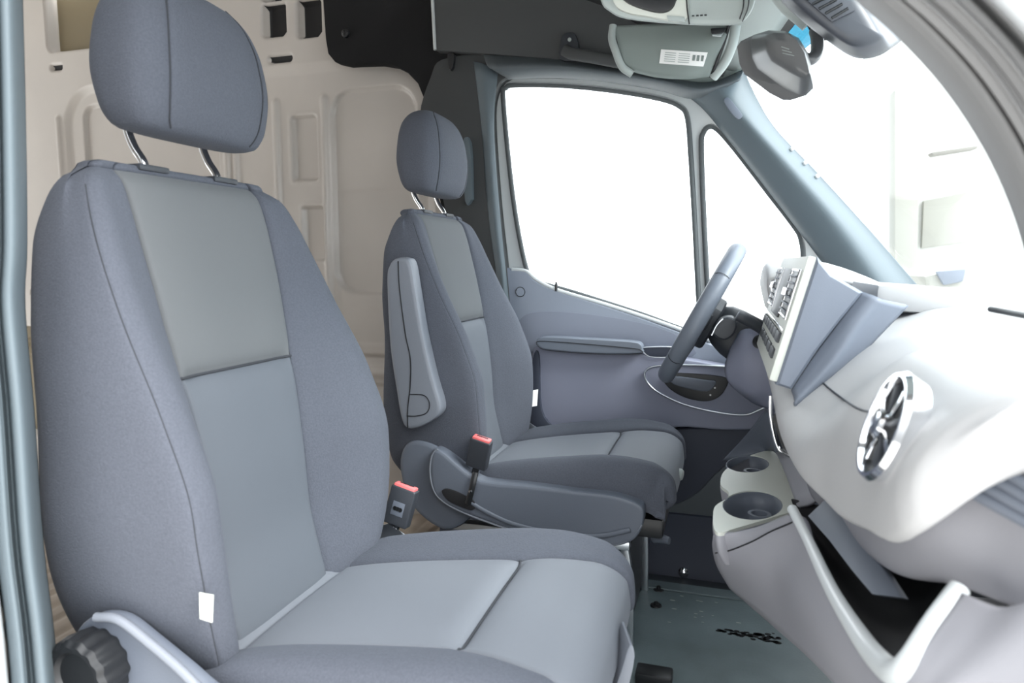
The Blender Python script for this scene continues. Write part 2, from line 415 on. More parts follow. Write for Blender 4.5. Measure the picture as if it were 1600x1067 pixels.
    for j in (ja, jb): tube('seam', [H[i, j]+[0, 0, .0008] for i in range(2, k2, 4)], .0014, 'seam', cu, seg=6, n=2)
    tube('seam', [H[k1, j]+[0, 0, .0015] for j in range(ja, jb+1, 2)], .0020, 'seam', cu, seg=6, n=2)
    # ---- headrest
    hr = []; hx = -.5*dx
    HZ = [1.110, 1.114, 1.124, 1.146, 1.20, 1.255, 1.293, 1.317, 1.330, 1.337, 1.339]
    HW = [.110, .124, .134, .143, .148, .140, .126, .108, .086, .055, .02]
    HF = [-.790, -.782, -.774, -.765, -.757, -.762, -.773, -.787, -.800, -.815, -.83]
    HB = [-.850, -.865, -.878, -.888, -.898, -.895, -.888, -.874, -.860, -.848, -.835]
    for z in np.concatenate([samples(1.110, 1.339, 46, [])]):
        ww, xf, xb = (float(pch(z, HZ, t)) for t in (HW, HF, HB)); row = []
        cxm = (xf+xb)/2; a = (xf-xb)/2; ang = []
        for t in np.linspace(0, 2*math.pi, 97)[:-1]:
            c_, s_ = math.cos(t), math.sin(t)
            x = cxm+a*math.copysign(abs(c_)**.55, c_); y = ww*math.copysign(abs(s_)**.62, s_)
            row.append([x+dx+hx, y0+y, z])
        hr.append(row)
    hr = np.array(hr)
    # piping groove at |y| ~ .66 of the half width on the front
    th = np.linspace(0, 2*math.pi, 97)[:-1]
    jn = [int(np.argmin(abs(th-.60))), int(np.argmin(abs(th-(2*math.pi-.60))))]
    for j in jn: hr[2:-4, j, 0] -= .0022
    h = grid('headrest', hr, 'fabric', root, wrap=True, cap=True)
    for j in jn: tube('seam', [hr[i, j]+[.0012, 0, 0] for i in range(1, len(hr)-2, 2)], .0013, 'seam', h, seg=6, n=2)
    for s in (-1, 1):
        tube('headrest_post', [(-.874+dx, y0+s*.078, 1.135), (-.872+dx, y0+s*.078, 1.115), (-.862+dx, y0+s*.078, 1.092), (-.846+dx, y0+s*.078, 1.068), (-.843+dx, y0+s*.078, 1.04)], .0065, 'chrome', root, seg=14)
        box('post_guide', (-.842+dx, y0+s*.078, 1.060), (.034, .058, .010), 'plastic_dk', root, .004)
    # ---- label sewn on the outboard bolster
    oy = -1 if near_is_outboard else 1
    def bolster(z, c):
        X, Y = half(z); k = int(np.argmin(abs(cc-c))); return np.array([X[k]+dx, y0+oy*Y[k], z])
    z0, z1 = .460, .512
    c0 = .93 if near_is_outboard else .90
    a0, a1 = bolster(z0, c0), bolster(z1, c0); ex = np.array([.016, oy*.012, 0]) if near_is_outboard else np.array([.012, oy*.016, 0])
    off = np.array([.001, oy*.006, 0])
    if near_is_outboard:
        tp4 = [aY(x, y, .664) for x, y in [(311, 926), (333, 930), (331, 973), (312, 967)]]
        tg = prism('sewn_tag', tp4, (0, .0015, 0), 'tray', root, 0)
        m4 = sum(tp4)/4; text('tag_lettering', 'AIRBAG', .0085, (m4[0]+.001, m4[1]-.0006, m4[2]), (0, 0, 1), (-1, 0, 0), 'console', tg)
    else: tg = prism('sewn_tag', [a0+off, a0+off+ex, a1+off+ex, a1+off], (0, oy*.0012, 0), 'white', root, 0)
    tg['label'] = 'small white airbag tag sewn into the bolster seam'
    # ---- buckle on the inboard side
    iy = 1 if near_is_outboard else -1
    bx, by, bz = (-.612+dx, y0+iy*.285, .415) if near_is_outboard else (-.612+dx, y0+iy*.268, .425)
    R = Matrix.Rotation(math.radians(14), 3, 'Y') @ Matrix.Rotation(math.radians(-8*iy), 3, 'X')
    bk = box('seat_belt_buckle', (bx, by, bz+.02), (.054, .026, .078), 'plastic_dk', root, .005, R, 3)
    upv = R @ Vector((0, 0, 1)); ctr_ = Vector((bx, by, bz+.02)); R4 = R
    rb = box('release_button', tuple(ctr_+upv*.039), (.046, .021, .010), 'red', bk, .003, R); rb['label'] = 'red press button of the buckle'
    box('tongue_slot', tuple(ctr_+upv*.0435+(R@Vector((0, .003, 0)))), (.030, .004, .003), 'black', bk, 0, R)
    pl = R @ Vector((0, -1, 0))
    if near_is_outboard:
        box('embossed_mark', tuple(ctr_+pl*.0133+upv*-.004), (.026, .0012, .028), 'plastic', bk, .0005, R)
        for k in (-1, 0, 1):
            lathe('mark_ring', tuple(ctr_+pl*.0140+upv*(-.004)+(R@Vector((k*.006, 0, 0)))), tuple(pl), [(.0045, 0), (.0045, .0006), (.0035, .0006), (.0035, 0)], 'black', bk, 16)
    base = ctr_-upv*.039
    bot_ = Vector((bx-.035, by+(.0 if iy > 0 else -.002), .30))
    tube('buckle_stalk', [tuple(base+upv*.01), tuple((base+bot_)/2), tuple(bot_)], .009, 'black', root, flat=(1, .45), seg=10)
    if near_is_outboard:
        for k in (-1, 0, 1): tube('buckle_wire', [tuple(base+Vector((k*.006, -.004, .004))), tuple(base+Vector((k*.006-.012, -.004, -.04)))], .0016, 'chrome', root, seg=6)
    # ---- steel hinge bracket and bolt at the crease, far side
    q = np.array([-.655+dx, y0+.262, .345])
    prism('hinge_bracket', [q+[-.05, .01, .03], q+[.02, .01, .055], q+[.055, .01, .035], q+[.03, .01, -.05], q+[-.06, .01, -.06]], (0, .006, 0), 'steel', root, .002)
    lathe('hinge_bolt', (-.66+dx, y0+.235, .352), (0, -1, 0), [(.010, -.02), (.010, .004), (.007, .008), (.001, .009)], 'chrome', root, 16)
    return root, half

p_seat, p_half = seat(.93, 0, True, 'passenger seat with a black recliner knob, nearest the open door')
d_seat, d_half = seat(1.86, .03, False, 'driver seat with a folded armrest, behind the steering wheel')

# ------------------------------------------------------------------ shell of the van: floor, cargo wall, roof, pillars
def S(o, label=None):
    o['kind'] = 'structure'
    if label: o['label'] = label
    return o
FZ = -.07
S(box('floor', (-.02, 1.40, FZ-.03), (1.90, 1.76, .05), 'plastic_dk', None, .002))
# cargo floor with shallow corrugations
g = []
for x in np.linspace(-3.6, -.97, 264):
    k = (x/.075) % 1; h = .006*min(1, max(0, (abs(k-.5)-.12)*12))
    g.append([(x, y, FZ-.006+h) for y in (.45, 1.1, 1.8, 2.42)])
S(grid('floor_cargo', g, 'wood'), 'bare tan ribbed floor of the cargo bay')
# cargo side wall as one pressed sheet
def rr(x, z, x0, x1, z0, z1, r):
    cx, cz, hx, hz = (x0+x1)/2, (z0+z1)/2, (x1-x0)/2-r, (z1-z0)/2-r
    qx, qz = np.abs(x-cx)-hx, np.abs(z-cz)-hz
    return np.hypot(np.maximum(qx, 0), np.maximum(qz, 0))+np.minimum(np.maximum(qx, qz), 0)-r
xs = np.arange(-3.62, -.84, .0065); zs_ = np.arange(-.10, 2.12, .0065)
XX, ZZ = np.meshgrid(xs, zs_, indexing='ij')
def dent(h, d, dep, soft=.008): return h + dep*np.clip(.5-d/soft, 0, 1)
hh = np.zeros_like(XX)
# big arch framed field, its rim pressed back in two steps
hh = dent(hh, rr(XX, ZZ, -2.80, -1.065, -.3, 1.665, .16), .020, .03)
hh = dent(hh, rr(XX, ZZ, -2.72, -2.02, .50, 1.60, .06), .020, .008)
hh = dent(hh, rr(XX, ZZ, -1.485, -1.13, .80, 1.575, .09), .020, .007)
hh = dent(hh, rr(XX, ZZ, -1.47, -1.13, .60, 1.2, .03), .004, .010)
for a in ((-1.662, -1.552, 1.245, 1.49), (-1.625, -1.53, .93, 1.14), (-1.662, -1.552, .62, .86)):
    hh = dent(hh, rr(XX, ZZ, a[0]-.016, a[1]+.016, a[2]-.016, a[3]+.016, .015), -.003, .008)
    hh = dent(hh, rr(XX, ZZ, *a, .012), .022, .007)
for xr_ in (-1.735, -1.515, -2.84, -1.975, -1.93):
    hh = dent(hh, rr(XX, ZZ, xr_-.012, xr_+.012, .55, 1.56, .012), -.014, .014)
hh = dent(hh, rr(XX, ZZ, -3.6, -.9, .525, .555, .01), .014, .012)
hh = dent(hh, rr(XX, ZZ, -3.6, -.9, .47, .50, .01), -.010, .014)
hh = dent(hh, rr(XX, ZZ, -2.0, -1.1, -.02, .44, .04), .012, .014)
# openings
holes = [(-2.87, -2.35, 1.835, 2.3, .03, .05), (-2.35, -2.25, 1.835, 2.02, .03, .05), (-1.765, -1.665, 1.795, 1.915, .015, .045), (-1.61, -1.51, 1.78, 1.915, .015, .045),
         (-1.765, -1.665, 1.93, 2.1, .015, .09), (-2.865, -2.80, 1.755, 1.78, .012, .018), (-1.745, -1.64, 1.695, 1.722, .012, .018),
         (-3.4, -3.00, .10, .62, .05, .08), (-3.05, -2.85, -.045, -.01, .004, .05)]
dk = np.full(XX.shape, 9.0)
for a in holes:
    d = rr(XX, ZZ, *a[:5]); hh = dent(hh, d, a[5], .010)
    if a not in (holes[0],  holes[7]): dk = np.minimum(dk, d)
for q in ((53, 457), (110, 508), (70, 585), (76, 622), (83, 667), (82, 705), (72, 690)):
    p = aY(*q, 2.4); d = np.hypot(XX-p[0], ZZ-p[2])-.016; hh = dent(hh, d, .04, .009); dk = np.minimum(dk, d)
G = np.stack([XX, 2.40+hh, ZZ], -1)
ow = grid('wall_left', G, 'cargo'); S(ow, 'pressed primer beige side wall of the cargo bay')
ow.data.materials.append(M['cargo_dk']); ow.data.materials.append(M['olive'])
nzz = len(zs_)
bad = dk < .001; ol = np.zeros_like(bad)
for a in (holes[0], holes[7]): ol |= rr(XX, ZZ, *a[:5]) < -.004
fi = 0; mi = []
for i in range(len(xs)-1):
    for j in range(nzz-1): mi.append(1 if bad[i, j] and bad[i+1, j+1] else (2 if ol[i, j] and ol[i+1, j+1] else 0))
ow.data.polygons.foreach_set('material_index', mi[:len(ow.data.polygons)])
S(box('wall_right', (-2.30, .61, 1.0), (2.74, .03, 2.2), 'cargo', None, 0))
# roof
S(box('ceiling', (-2.2, 1.42, 2.12), (2.9, 2.0, .03), 'cargo', None, 0))
rf = []
for x, z in ((-.95, 1.93), (-.7, 1.88), (-.4, 1.74), (-.2, 1.62), (-.06, 1.555)):
    rf.append([(x+.10*(1-((y-1.4)/.9)**2)*max(0, (x+.6)/.6 if x > -.6 else 0), y, z) for y in np.linspace(.50, 2.30, 12)])
S(grid('ceiling_cab', rf, 'head', thick=.02), 'dark cloth headliner over the cab')

# B pillar trim
o = prism('trim_1', outline([(690, 92), (760, 84), (790, 100), (800, 115), (780, 130), (770, 165), (772, 230), (780, 330), (792, 440), (800, 560), (812, 760), (700, 780), (700, 500), (695, 330), (668, 240), (655, 180), (672, 120)], 2.285, 4), (0, .05, 0), 'pillar_top', None, .008)
S(o, 'dark slate trim of the pillar behind the far door')
bp_ = o
patch('pillar_edge', [[(740, 96, 2.284), (752, 200, 2.284), (762, 330, 2.284), (780, 470, 2.284), (790, 620, 2.284)], [(756, 100, 2.27), (762, 200, 2.27), (772, 330, 2.27), (788, 470, 2.27), (798, 620, 2.27)], [(778, 112, 2.283), (772, 200, 2.283), (781, 330, 2.283), (795, 470, 2.283), (806, 620, 2.283)]], 'pillar_b', o, 5, .006)['label'] = 'lighter slate edge of the pillar trim'
prism('belt_height_adjuster', outline([(722, 225), (734, 222), (737, 300), (736, 312), (726, 314)], 2.262, 3), (0, .03, 0), 'pillar_b', o, .004)
prism('belt_guide_slot', outline([(699, 84), (709, 84), (707, 105), (702, 108)], 2.27, 3), (0, .02, 0), 'black', o, .002)
# felt lining above the cargo opening
o = prism('trim_2', [aY(x, y, 2.30) for x, y in [(500, -60), (508, 60), (512, 84), (522, 96), (540, 100), (560, 99), (590, 98), (615, 102), (635, 112), (652, 130), (662, 155), (668, 185), (672, 240), (690, 330), (720, 330), (720, 80), (678, 78), (672, -60)]], (0, .06, 0), 'felt', None, .008)
S(o, 'black felt lining with a small hook above the cargo opening')
lathe('lining_clip', tuple(aY(539, 52, 2.285)), (0, -1, 0), [(.014, -.01), (.014, .003), (.006, .006), (.004, .010)], 'black', o, 16)
o = prism('trim_7', outline([(716, 305), (745, 320), (768, 350), (778, 420), (790, 500), (700, 500), (700, 330)], 2.30, 4), (0, .02, 0), 'pillar', None, .004); S(o)
# headliner side panel
o = prism('trim_3', [aY(x, y, 2.26) for x, y in [(676, -80), (680, 78), (760, 84), (860, 92), (960, 103), (1130, 118), (1150, 60), (1150, -80)]], (0, .05, 0), 'head', None, .006)
S(o, 'charcoal headliner panel above the far door')
tube('panel_joint', [aY(673, -80, 2.262), aY(676, 0, 2.262), aY(680, 78, 2.262)], .006, 'frame_paint', o, n=2)
# roof rail trim over the far door
rows = [[(755, 84, 2.27), (860, 90, 2.27), (960, 104, 2.27), (1050, 122, 2.26), (1110, 128, 2.25), (1162, 108, 2.24)],
        [(765, 105, 2.22), (860, 103, 2.22), (960, 114, 2.22), (1040, 128, 2.21), (1095, 140, 2.21), (1150, 128, 2.22)],
        [(792, 122, 2.26), (870, 120, 2.26), (960, 128, 2.26), (1030, 140, 2.26), (1075, 152, 2.26), (1110, 150, 2.26)],
        [(796, 124, 2.31), (870, 122, 2.31), (960, 130, 2.31), (1030, 142, 2.31), (1075, 154, 2.31), (1110, 152, 2.31)]]
o = patch('trim_4', rows, 'pillar', None, 6, .01); S(o, 'slate roof rail trim over the far door')
# far A pillar
rows = [[(1074, 150, 2.31), (1100, 172, 2.31), (1135, 215, 2.31), (1195, 292, 2.31), (1262, 380, 2.31), (1330, 470, 2.31)],
        [(1090, 150, 2.27), (1112, 172, 2.27), (1145, 212, 2.27), (1205, 287, 2.27), (1275, 378, 2.27), (1345, 470, 2.27)],
        [(1122, 134, 2.225), (1145, 165, 2.225), (1180, 205, 2.225), (1240, 272, 2.225), (1310, 355, 2.225), (1385, 462, 2.225)],
        [(1154, 116, 2.262), (1172, 152, 2.262), (1207, 204, 2.262), (1267, 269, 2.262), (1346, 356, 2.262), (1434, 462, 2.262)],
        [(1164, 110, 2.27), (1180, 150, 2.27), (1214, 203, 2.27), (1276, 268, 2.27), (1355, 355, 2.27), (1448, 462, 2.27)]]
ap = patch('trim_5', rows, 'pillar_b', None, 7, .012); S(ap, 'blue grey trim of the far windscreen pillar')
prism('airbag_badge', outline([(1131, 158), (1138, 152), (1150, 166), (1160, 180), (1154, 186), (1144, 178)], 2.222, 3), (0, .012, 0), 'dash_blue', ap, .002)
for q in ((1238, 232), (1258, 254), (1277, 275)):
    lathe('pillar_clip', tuple(aY(q[0], q[1], 2.262)), (.5, -1, .3), [(.006, -.004), (.006, .004), (.002, .006)], 'white', ap, 10)
S(prism('trim_13', [aY(x, y, 2.275) for x, y in [(1010, 90), (1100, 40), (1172, 40), (1166, 116), (1110, 142), (1050, 130)]], (0, .03, 0), 'visor', None, .004), 'pale lining in the corner above the far pillar')
# windscreen glass and its black surround
_pe = cr([aY(x, y, 2.285) for x, y in [(1156, 96), (1163, 112), (1179, 150), (1211, 203), (1273, 268), (1352, 355), (1446, 462), (1470, 490)]], 6)
def pedge(t):
    k = t*(len(_pe)-1); i = min(int(k), len(_pe)-2); return _pe[i]*(1-(k-i))+_pe[i+1]*(k-i)
def ws_raw(u, t): return ws(u, t, True)
def ws(u, t, raw=False):   # u 0..1 far to near, t 0..1 top to bottom
    q = 2*u-1; _raw = raw; bow = 1-q*q
    top = np.array([.035+.11*bow, 2.26-u*1.72, 1.50+.05*bow]); bt = np.array([.56+.20*bow, 2.29-u*1.78, .835])
    if u < .5 and not _raw: return ws_raw(u, t)+(pedge(min(1, max(0, t)))-ws_raw(0, t))*(1-u*2)**4
    return top*(1-t)+bt*t + np.array([.03, 0, .03])*math.sin(math.pi*t)*bow
S(grid('window_1', [[ws(u, t) for t in np.linspace(0, 1, 14)] for u in np.linspace(0, 1, 30)], 'wglass', thick=.005), 'windscreen glass')
o = grid('window_seal', [[ws(u, t)-np.array([.004, 0, .004]) for t in np.linspace(-.02, .055+.05*abs(2*u-1)**8, 4)] for u in np.linspace(0, 1, 60)], 'black', bpy.data.objects['window_1'])
o['label'] = 'black printed border along the top of the windscreen'
o = grid('shade_band', [[ws(u, t)-np.array([.006, 0, .006]) for t in np.linspace(.055, .13, 4)] for u in np.linspace(.02, .98, 30)], 'band', bpy.data.objects['window_1'])
o['label'] = 'blue tinted shade band of the windscreen'
grid('side_border', [[ws(u, t)-np.array([.004, 0, .004]) for u in np.linspace(0, .006, 3)] for t in np.linspace(0, 1, 24)], 'black', bpy.data.objects['window_1'])
# header lining between visors and glass
hd = []
for u in np.linspace(0, 1, 30):
    p = ws(u, .0); hd.append([p+np.array([.012, 0, -.012]), p+np.array([-.02, 0, -.02]), p+np.array([-.08, 0, .0]), p+np.array([-.16, 0, .05]), p+np.array([-.22, 0, .10])])
S(grid('trim_6', hd, 'console', thick=.01), 'pale grey header lining along the top of the windscreen')
# near door aperture: front pillar edge, rear pillar edge, sill
def ap_rows(cols): return cols
A0 = [(560, -560), (840, -430), (1020, -300), (1150, -190), (1240, -100), (1325, -10), (1398, 55), (1470, 133), (1532, 225), (1575, 315), (1604, 410), (1618, 520)]
off = [(0, 0, .64), (20, -12, .605), (50, -30, .585), (62, -37, .600), (76, -44, .565), (92, -53, .59), (108, -62, .56), (128, -72, .58), (150, -84, .56)]
rows = [[(x+dx_, y+dy_*.6, Y) for x, y in A0] for dx_, dy_, Y in off]
S(patch('trim_8', rows, 'frame_paint', None, 5, .008), 'grey rubber sealed edge of the near windscreen pillar')
bpy.data.objects['trim_8'].data.materials[0] = M['near']
rows = [[(x+dx_, y+dy_*.6, Y) for x, y in A0] for dx_, dy_, Y in [(150, -84, .56), (175, -96, .535), (260, -150, .52), (420, -240, .52)]]
S(patch('trim_9', rows, 'paint', None, 4, .008), 'white painted bodywork outside the near windscreen pillar')
B0 = [(20, -420), (28, -180), (34, 0), (39, 200), (41, 380), (38, 480), (52, 640), (67, 854), (90, 1060), (118, 1500)]
rows = [[(x+dx_, y, Y) for x, y in B0] for dx_, Y in [(2, .66), (-4, .62), (-14, .585), (-30, .575), (-40, .595), (-54, .57), (-75, .575)]]
S(patch('trim_10', rows, 'pillar_b', None, 5, .008), 'blue grey sealed edge of the near rear pillar')
rows = [[(x+dx_, y, Y) for x, y in B0] for dx_, Y in [(-75, .575), (-95, .55), (-170, .54), (-260, .54)]]
S(patch('trim_11', rows, 'paint', None, 4, .008), 'white painted bodywork outside the near rear pillar')
# far sill below the door
S(prism('trim_12', [(-.95, 2.16, FZ-.02), (-.95, 2.42, FZ-.02), (-.95, 2.42, .12), (-.95, 2.25, .10), (-.95, 2.18, -.02)], (1.75, 0, 0), 'door_dk', None, .006), 'dark sill step along the far door')
S(box('wall_front', (.62, 1.40, .32), (.04, 1.8, .84), 'plastic_dk', None, .004), 'dark bulkhead behind the pedals')

# ------------------------------------------------------------------ far (driver) door
door = prism('door_1', outline([(786, 424), (800, 422), (822, 424), (836, 438), (870, 454), (940, 476), (1000, 496), (1060, 518), (1130, 545), (1260, 590), (1330, 640), (1330, 800), (1260, 860), (1130, 880), (960, 870), (830, 850), (806, 760), (796, 600), (788, 500)], 2.30, 4), (0, .05, 0), 'door_up', None, .01, 3)
door['kind'] = 'structure'; door['label'] = 'slate blue moulded driver door with armrest pad and handle recess'
# raised armrest field and dark pocket recess
o = prism('lower_panel', outline([(832, 552), (838, 542), (860, 540), (960, 548), (1060, 560), (1200, 585), (1260, 600), (1260, 640), (1200, 668), (1130, 672), (1060, 668), (1010, 682), (985, 700), (940, 720), (880, 700), (835, 660), (828, 600)], 2.235, 4), (0, .08, 0), 'door', door, .022, 4)
o['label'] = 'smooth violet grey armrest field of the door'
o = prism('door_pocket', outline([(980, 700), (1020, 676), (1080, 668), (1200, 668), (1260, 650), (1260, 800), (1120, 830), (990, 812), (960, 760)], 2.27, 4), (0, .05, 0), 'door_dk', door, .012, 3)
o['label'] = 'dark map pocket recess low on the door'
o = prism('side_pocket', outline([(832, 560), (842, 556), (846, 640), (870, 672), (900, 690), (1000, 700), (1000, 740), (900, 720), (840, 690), (828, 640)], 2.222, 4), (0, .02, 0), 'door_dk', door, .006)
prism('kick_panel', outline([(1003, 800), (1050, 790), (1090, 770), (1130, 730), (1210, 680), (1230, 860), (1120, 888), (1010, 862)], 2.262, 4), (0, .02, 0), 'pillar', door, .006)['label'] = 'slate kick panel at the foot of the door'
rows = [[(980, 690, 2.20), (1020, 682, 2.18), (1080, 676, 2.17), (1150, 675, 2.17), (1230, 665, 2.17)], [(965, 720, 2.23), (1015, 720, 2.24), (1080, 725, 2.25), (1150, 735, 2.25), (1230, 740, 2.25)]]
# armrest pad
o = prism('armrest_pad', outline([(838, 534), (850, 527), (920, 530), (985, 534), (1000, 538), (1003, 546), (998, 552), (930, 552), (862, 547), (845, 543)], 2.20, 4), (0, .06, 0), 'leather', door, .012, 4); o['label'] = 'padded armrest bar of the door'
tube('pad_piping', outline([(838, 536), (850, 533), (920, 538), (985, 544), (1001, 547), (998, 553), (930, 553), (862, 548), (845, 544)], 2.199, 2), .0012, 'black', door, seg=6, closed=True, n=2)
o = prism('pull_cup', outline([(1004, 545), (1015, 543), (1050, 543), (1062, 548), (1050, 556), (1015, 556)], 2.232, 4), (0, .01, 0), 'door_dk', door, .003)
tube('cup_trim', outline([(1004, 545), (1015, 542), (1050, 542), (1064, 548), (1050, 557), (1015, 557)], 2.230, 2), .0015, 'steel', door, seg=6, closed=True, n=2)
# handle field with light trim
hp = [(1008, 590), (1010, 578), (1024, 572), (1060, 570), (1120, 572), (1200, 580), (1215, 600), (1205, 628), (1180, 643), (1160, 648), (1120, 644), (1070, 632), (1038, 618), (1018, 605)]
o = prism('handle_panel', outline(hp, 2.228, 4), (0, .01, 0), 'door', door, .003); hpo = o
tube('handle_trim', outline(hp, 2.226, 3), .0028, 'steel', door, seg=8, closed=True, n=2)
o = prism('handle_recess', outline([(1034, 590), (1048, 583), (1100, 585), (1134, 590), (1138, 598), (1126, 618), (1106, 627), (1075, 623), (1048, 609)], 2.222, 4), (0, .01, 0), 'black', door, .003)
o['label'] = 'black recess around the inner door handle'
ha = prism('door_handle', outline([(1042, 590), (1062, 589), (1100, 594), (1118, 597), (1112, 608), (1100, 612), (1070, 606), (1052, 600)], 2.205, 4), (0, .015, 0), 'plastic', door, .004)
for q in ((1110, 617), (1117, 606)): lathe('lock_mark', tuple(aY(q[0], q[1], 2.219)), (0, -1, 0), [(.003, 0), (.003, .001)], 'white', door, 8)
lathe('mirror_switch', tuple(aY(1153, 598, 2.222)), (0, -1, 0), [(.016, -.004), (.016, .006), (.012, .009), (.001, .010)], 'plastic', door, 20)
lathe('switch_dial', tuple(aY(1167, 603, 2.215)), (0, -1, .2), [(.012, -.004), (.012, .010), (.009, .014), (.001, .014)], 'steel', door, 20)
lathe('panel_screw_cover', tuple(aY(813, 456, 2.299)), (0, -1, 0), [(.015, -.004), (.015, .0018), (.001, .002)], 'door_up', door, 28)
tube('cover_ring', [aY(813, 456, 2.2975)+np.array([.0165*math.cos(t), 0, .0165*math.sin(t)]) for t in np.linspace(0, 2*math.pi, 25)[:-1]], .0011, 'black', door, seg=6, closed=True, smooth_path=False)
tube('belt_highlight', [aY(x, y, 2.306) for x, y in [(800, 421), (822, 424), (838, 437), (870, 453), (940, 474), (1000, 493), (1060, 514), (1110, 532)]], .007, 'frame_paint', door, seg=10, flat=(1, .8))  # pale tube that paints in the white highlight along the door's top edge
prism('recessed_field', outline([(806, 556), (806, 515), (818, 494), (845, 487), (900, 489), (980, 500), (1040, 516), (1080, 540), (1060, 560), (830, 556)], 2.298, 4), (0, .01, 0), 'door_mid', door, .004)
lathe('lock_pin', tuple(aY(869, 455, 2.303)), (0, 0, 1), [(.005, .0), (.005, .022), (.003, .032)], 'black', door, 12)
# upper recess edge of the moulded panel
rows = [[(800, 520, 2.298), (806, 500, 2.297), (822, 488, 2.297), (870, 486, 2.297), (950, 492, 2.297), (1040, 520, 2.297)], [(812, 560, 2.28), (814, 515, 2.28), (835, 500, 2.28), (880, 496, 2.28), (950, 502, 2.28), (1040, 530, 2.28)]]
# frame rails, seals and glass
wm = [(786, 150), (790, 138), (805, 133), (880, 134), (960, 142), (1030, 154), (1062, 166), (1074, 184), (1079, 240), (1085, 340), (1091, 460), (1094, 520), (1060, 512), (1000, 490), (900, 458), (840, 440), (824, 424), (808, 350), (796, 260)]
wq = [(1096, 230), (1099, 208), (1108, 198), (1122, 203), (1150, 235), (1200, 300), (1240, 352), (1252, 375), (1256, 420), (1262, 600), (1120, 560), (1108, 480), (1100, 340)]
# painted door frame sheet with the two openings
def sheet(name, outer, inners, Y, depth, m, parent, bev=0):
    bm = bmesh.new()
    for loop in [outer]+inners:
        vs = [bm.verts.new(tuple(p)) for p in loop]
        for i in range(len(vs)): bm.edges.new((vs[i], vs[(i+1) % len(vs)]))
    bm.free(); bm = bmesh.new()
    from mathutils.geometry import delaunay_2d_cdt
    L = [outer]+inners; A = [np.array(l) for l in L]; allp = np.concatenate(A); axs = [k for k in range(3) if k != int(np.argmin(np.ptp(allp, 0)))]
    ed = []; n0 = 0
    for l in L:
        ed += [(n0+i, n0+(i+1) % len(l)) for i in range(len(l))]; n0 += len(l)
    v2, _, f2, ov, _, _ = delaunay_2d_cdt([Vector((float(p[axs[0]]), float(p[axs[1]]))) for p in allp], ed, [], 0, 1e-6)
    def inside(q, poly):
        r_ = False; n_ = len(poly)
        for i in range(n_):
            a, b = poly[i][axs[0]], poly[i][axs[1]]; c, d = poly[i-1][axs[0]], poly[i-1][axs[1]]
            if (b > q[1]) != (d > q[1]) and q[0] < (c-a)*(q[1]-b)/(d-b)+a: r_ = not r_
        return r_
    ks_ = [k for k in range(3) if k not in axs][0]
    bv = []
    for i, p in enumerate(v2):
        c = [0, 0, 0]; c[axs[0]] = p.x; c[axs[1]] = p.y; c[ks_] = float(allp[ov[i][0]][ks_]) if ov[i] else float(allp[0][ks_]); bv.append(bm.verts.new(c))
    for f in f2:
        q = np.mean([[v2[i].x, v2[i].y] for i in f], 0)
        if inside(q, outer) and not any(inside(q, h_) for h_ in inners): bm.faces.new([bv[i] for i in f])
    bmesh.ops.recalc_face_normals(bm, faces=bm.faces)
    r = bmesh.ops.extrude_face_region(bm, geom=list(bm.faces)); nv = [q for q in r['geom'] if isinstance(q, bmesh.types.BMVert)]
    bmesh.ops.translate(bm, vec=depth, verts=nv); bmesh.ops.recalc_face_normals(bm, faces=bm.faces)
    me = bpy.data.meshes.new(name); bm.to_mesh(me); bm.free(); o = link(name, me, m, parent); autosmooth(o, 35); return o
outer = outline([(770, 180), (775, 140), (790, 122), (810, 118), (900, 118), (1000, 128), (1080, 142), (1125, 165), (1180, 235), (1250, 330), (1285, 400), (1300, 620), (1100, 600), (820, 480), (788, 430), (776, 300)], 2.33, 4)
o = sheet('door_frame', outer, [outline(wm, 2.33, 4), outline(wq, 2.33, 4)], 2.33, (0, .03, 0), 'frame_paint', door)
o['label'] = 'pale painted metal frame around the door windows'
def grow(pxs, k):
    c = np.mean(pxs, 0); P = np.array(pxs, float); out = []
    for i in range(len(P)):
        t = P[(i+1) % len(P)]-P[i-1]; n_ = np.array([t[1], -t[0]]); n_ /= np.linalg.norm(n_); out.append(tuple(P[i]+n_*k))
    return out
tube('window_seal', outline(wm, 2.322, 4), .0085, 'seal', door, seg=10, closed=True, flat=(1, .8), n=1, smooth_path=False)
tube('window_seal', outline(wq, 2.322, 4), .0085, 'seal', door, seg=10, closed=True, flat=(1, .8), n=1, smooth_path=False)
tube('door_seal', [aY(x, y, 2.30) for x, y in [(796, 560), (786, 430), (777, 360), (770, 260), (766, 180), (768, 145), (782, 126), (805, 119), (900, 119), (1000, 129), (1080, 146), (1122, 172), (1180, 243), (1255, 345), (1285, 390)]], .010, 'seal', door, seg=10)
prism('window_glass', outline(wm, 2.345, 3), (0, .005, 0), 'glass', door, 0)
prism('quarter_glass', outline(wq, 2.345, 3), (0, .005, 0), 'glass', door, 0)

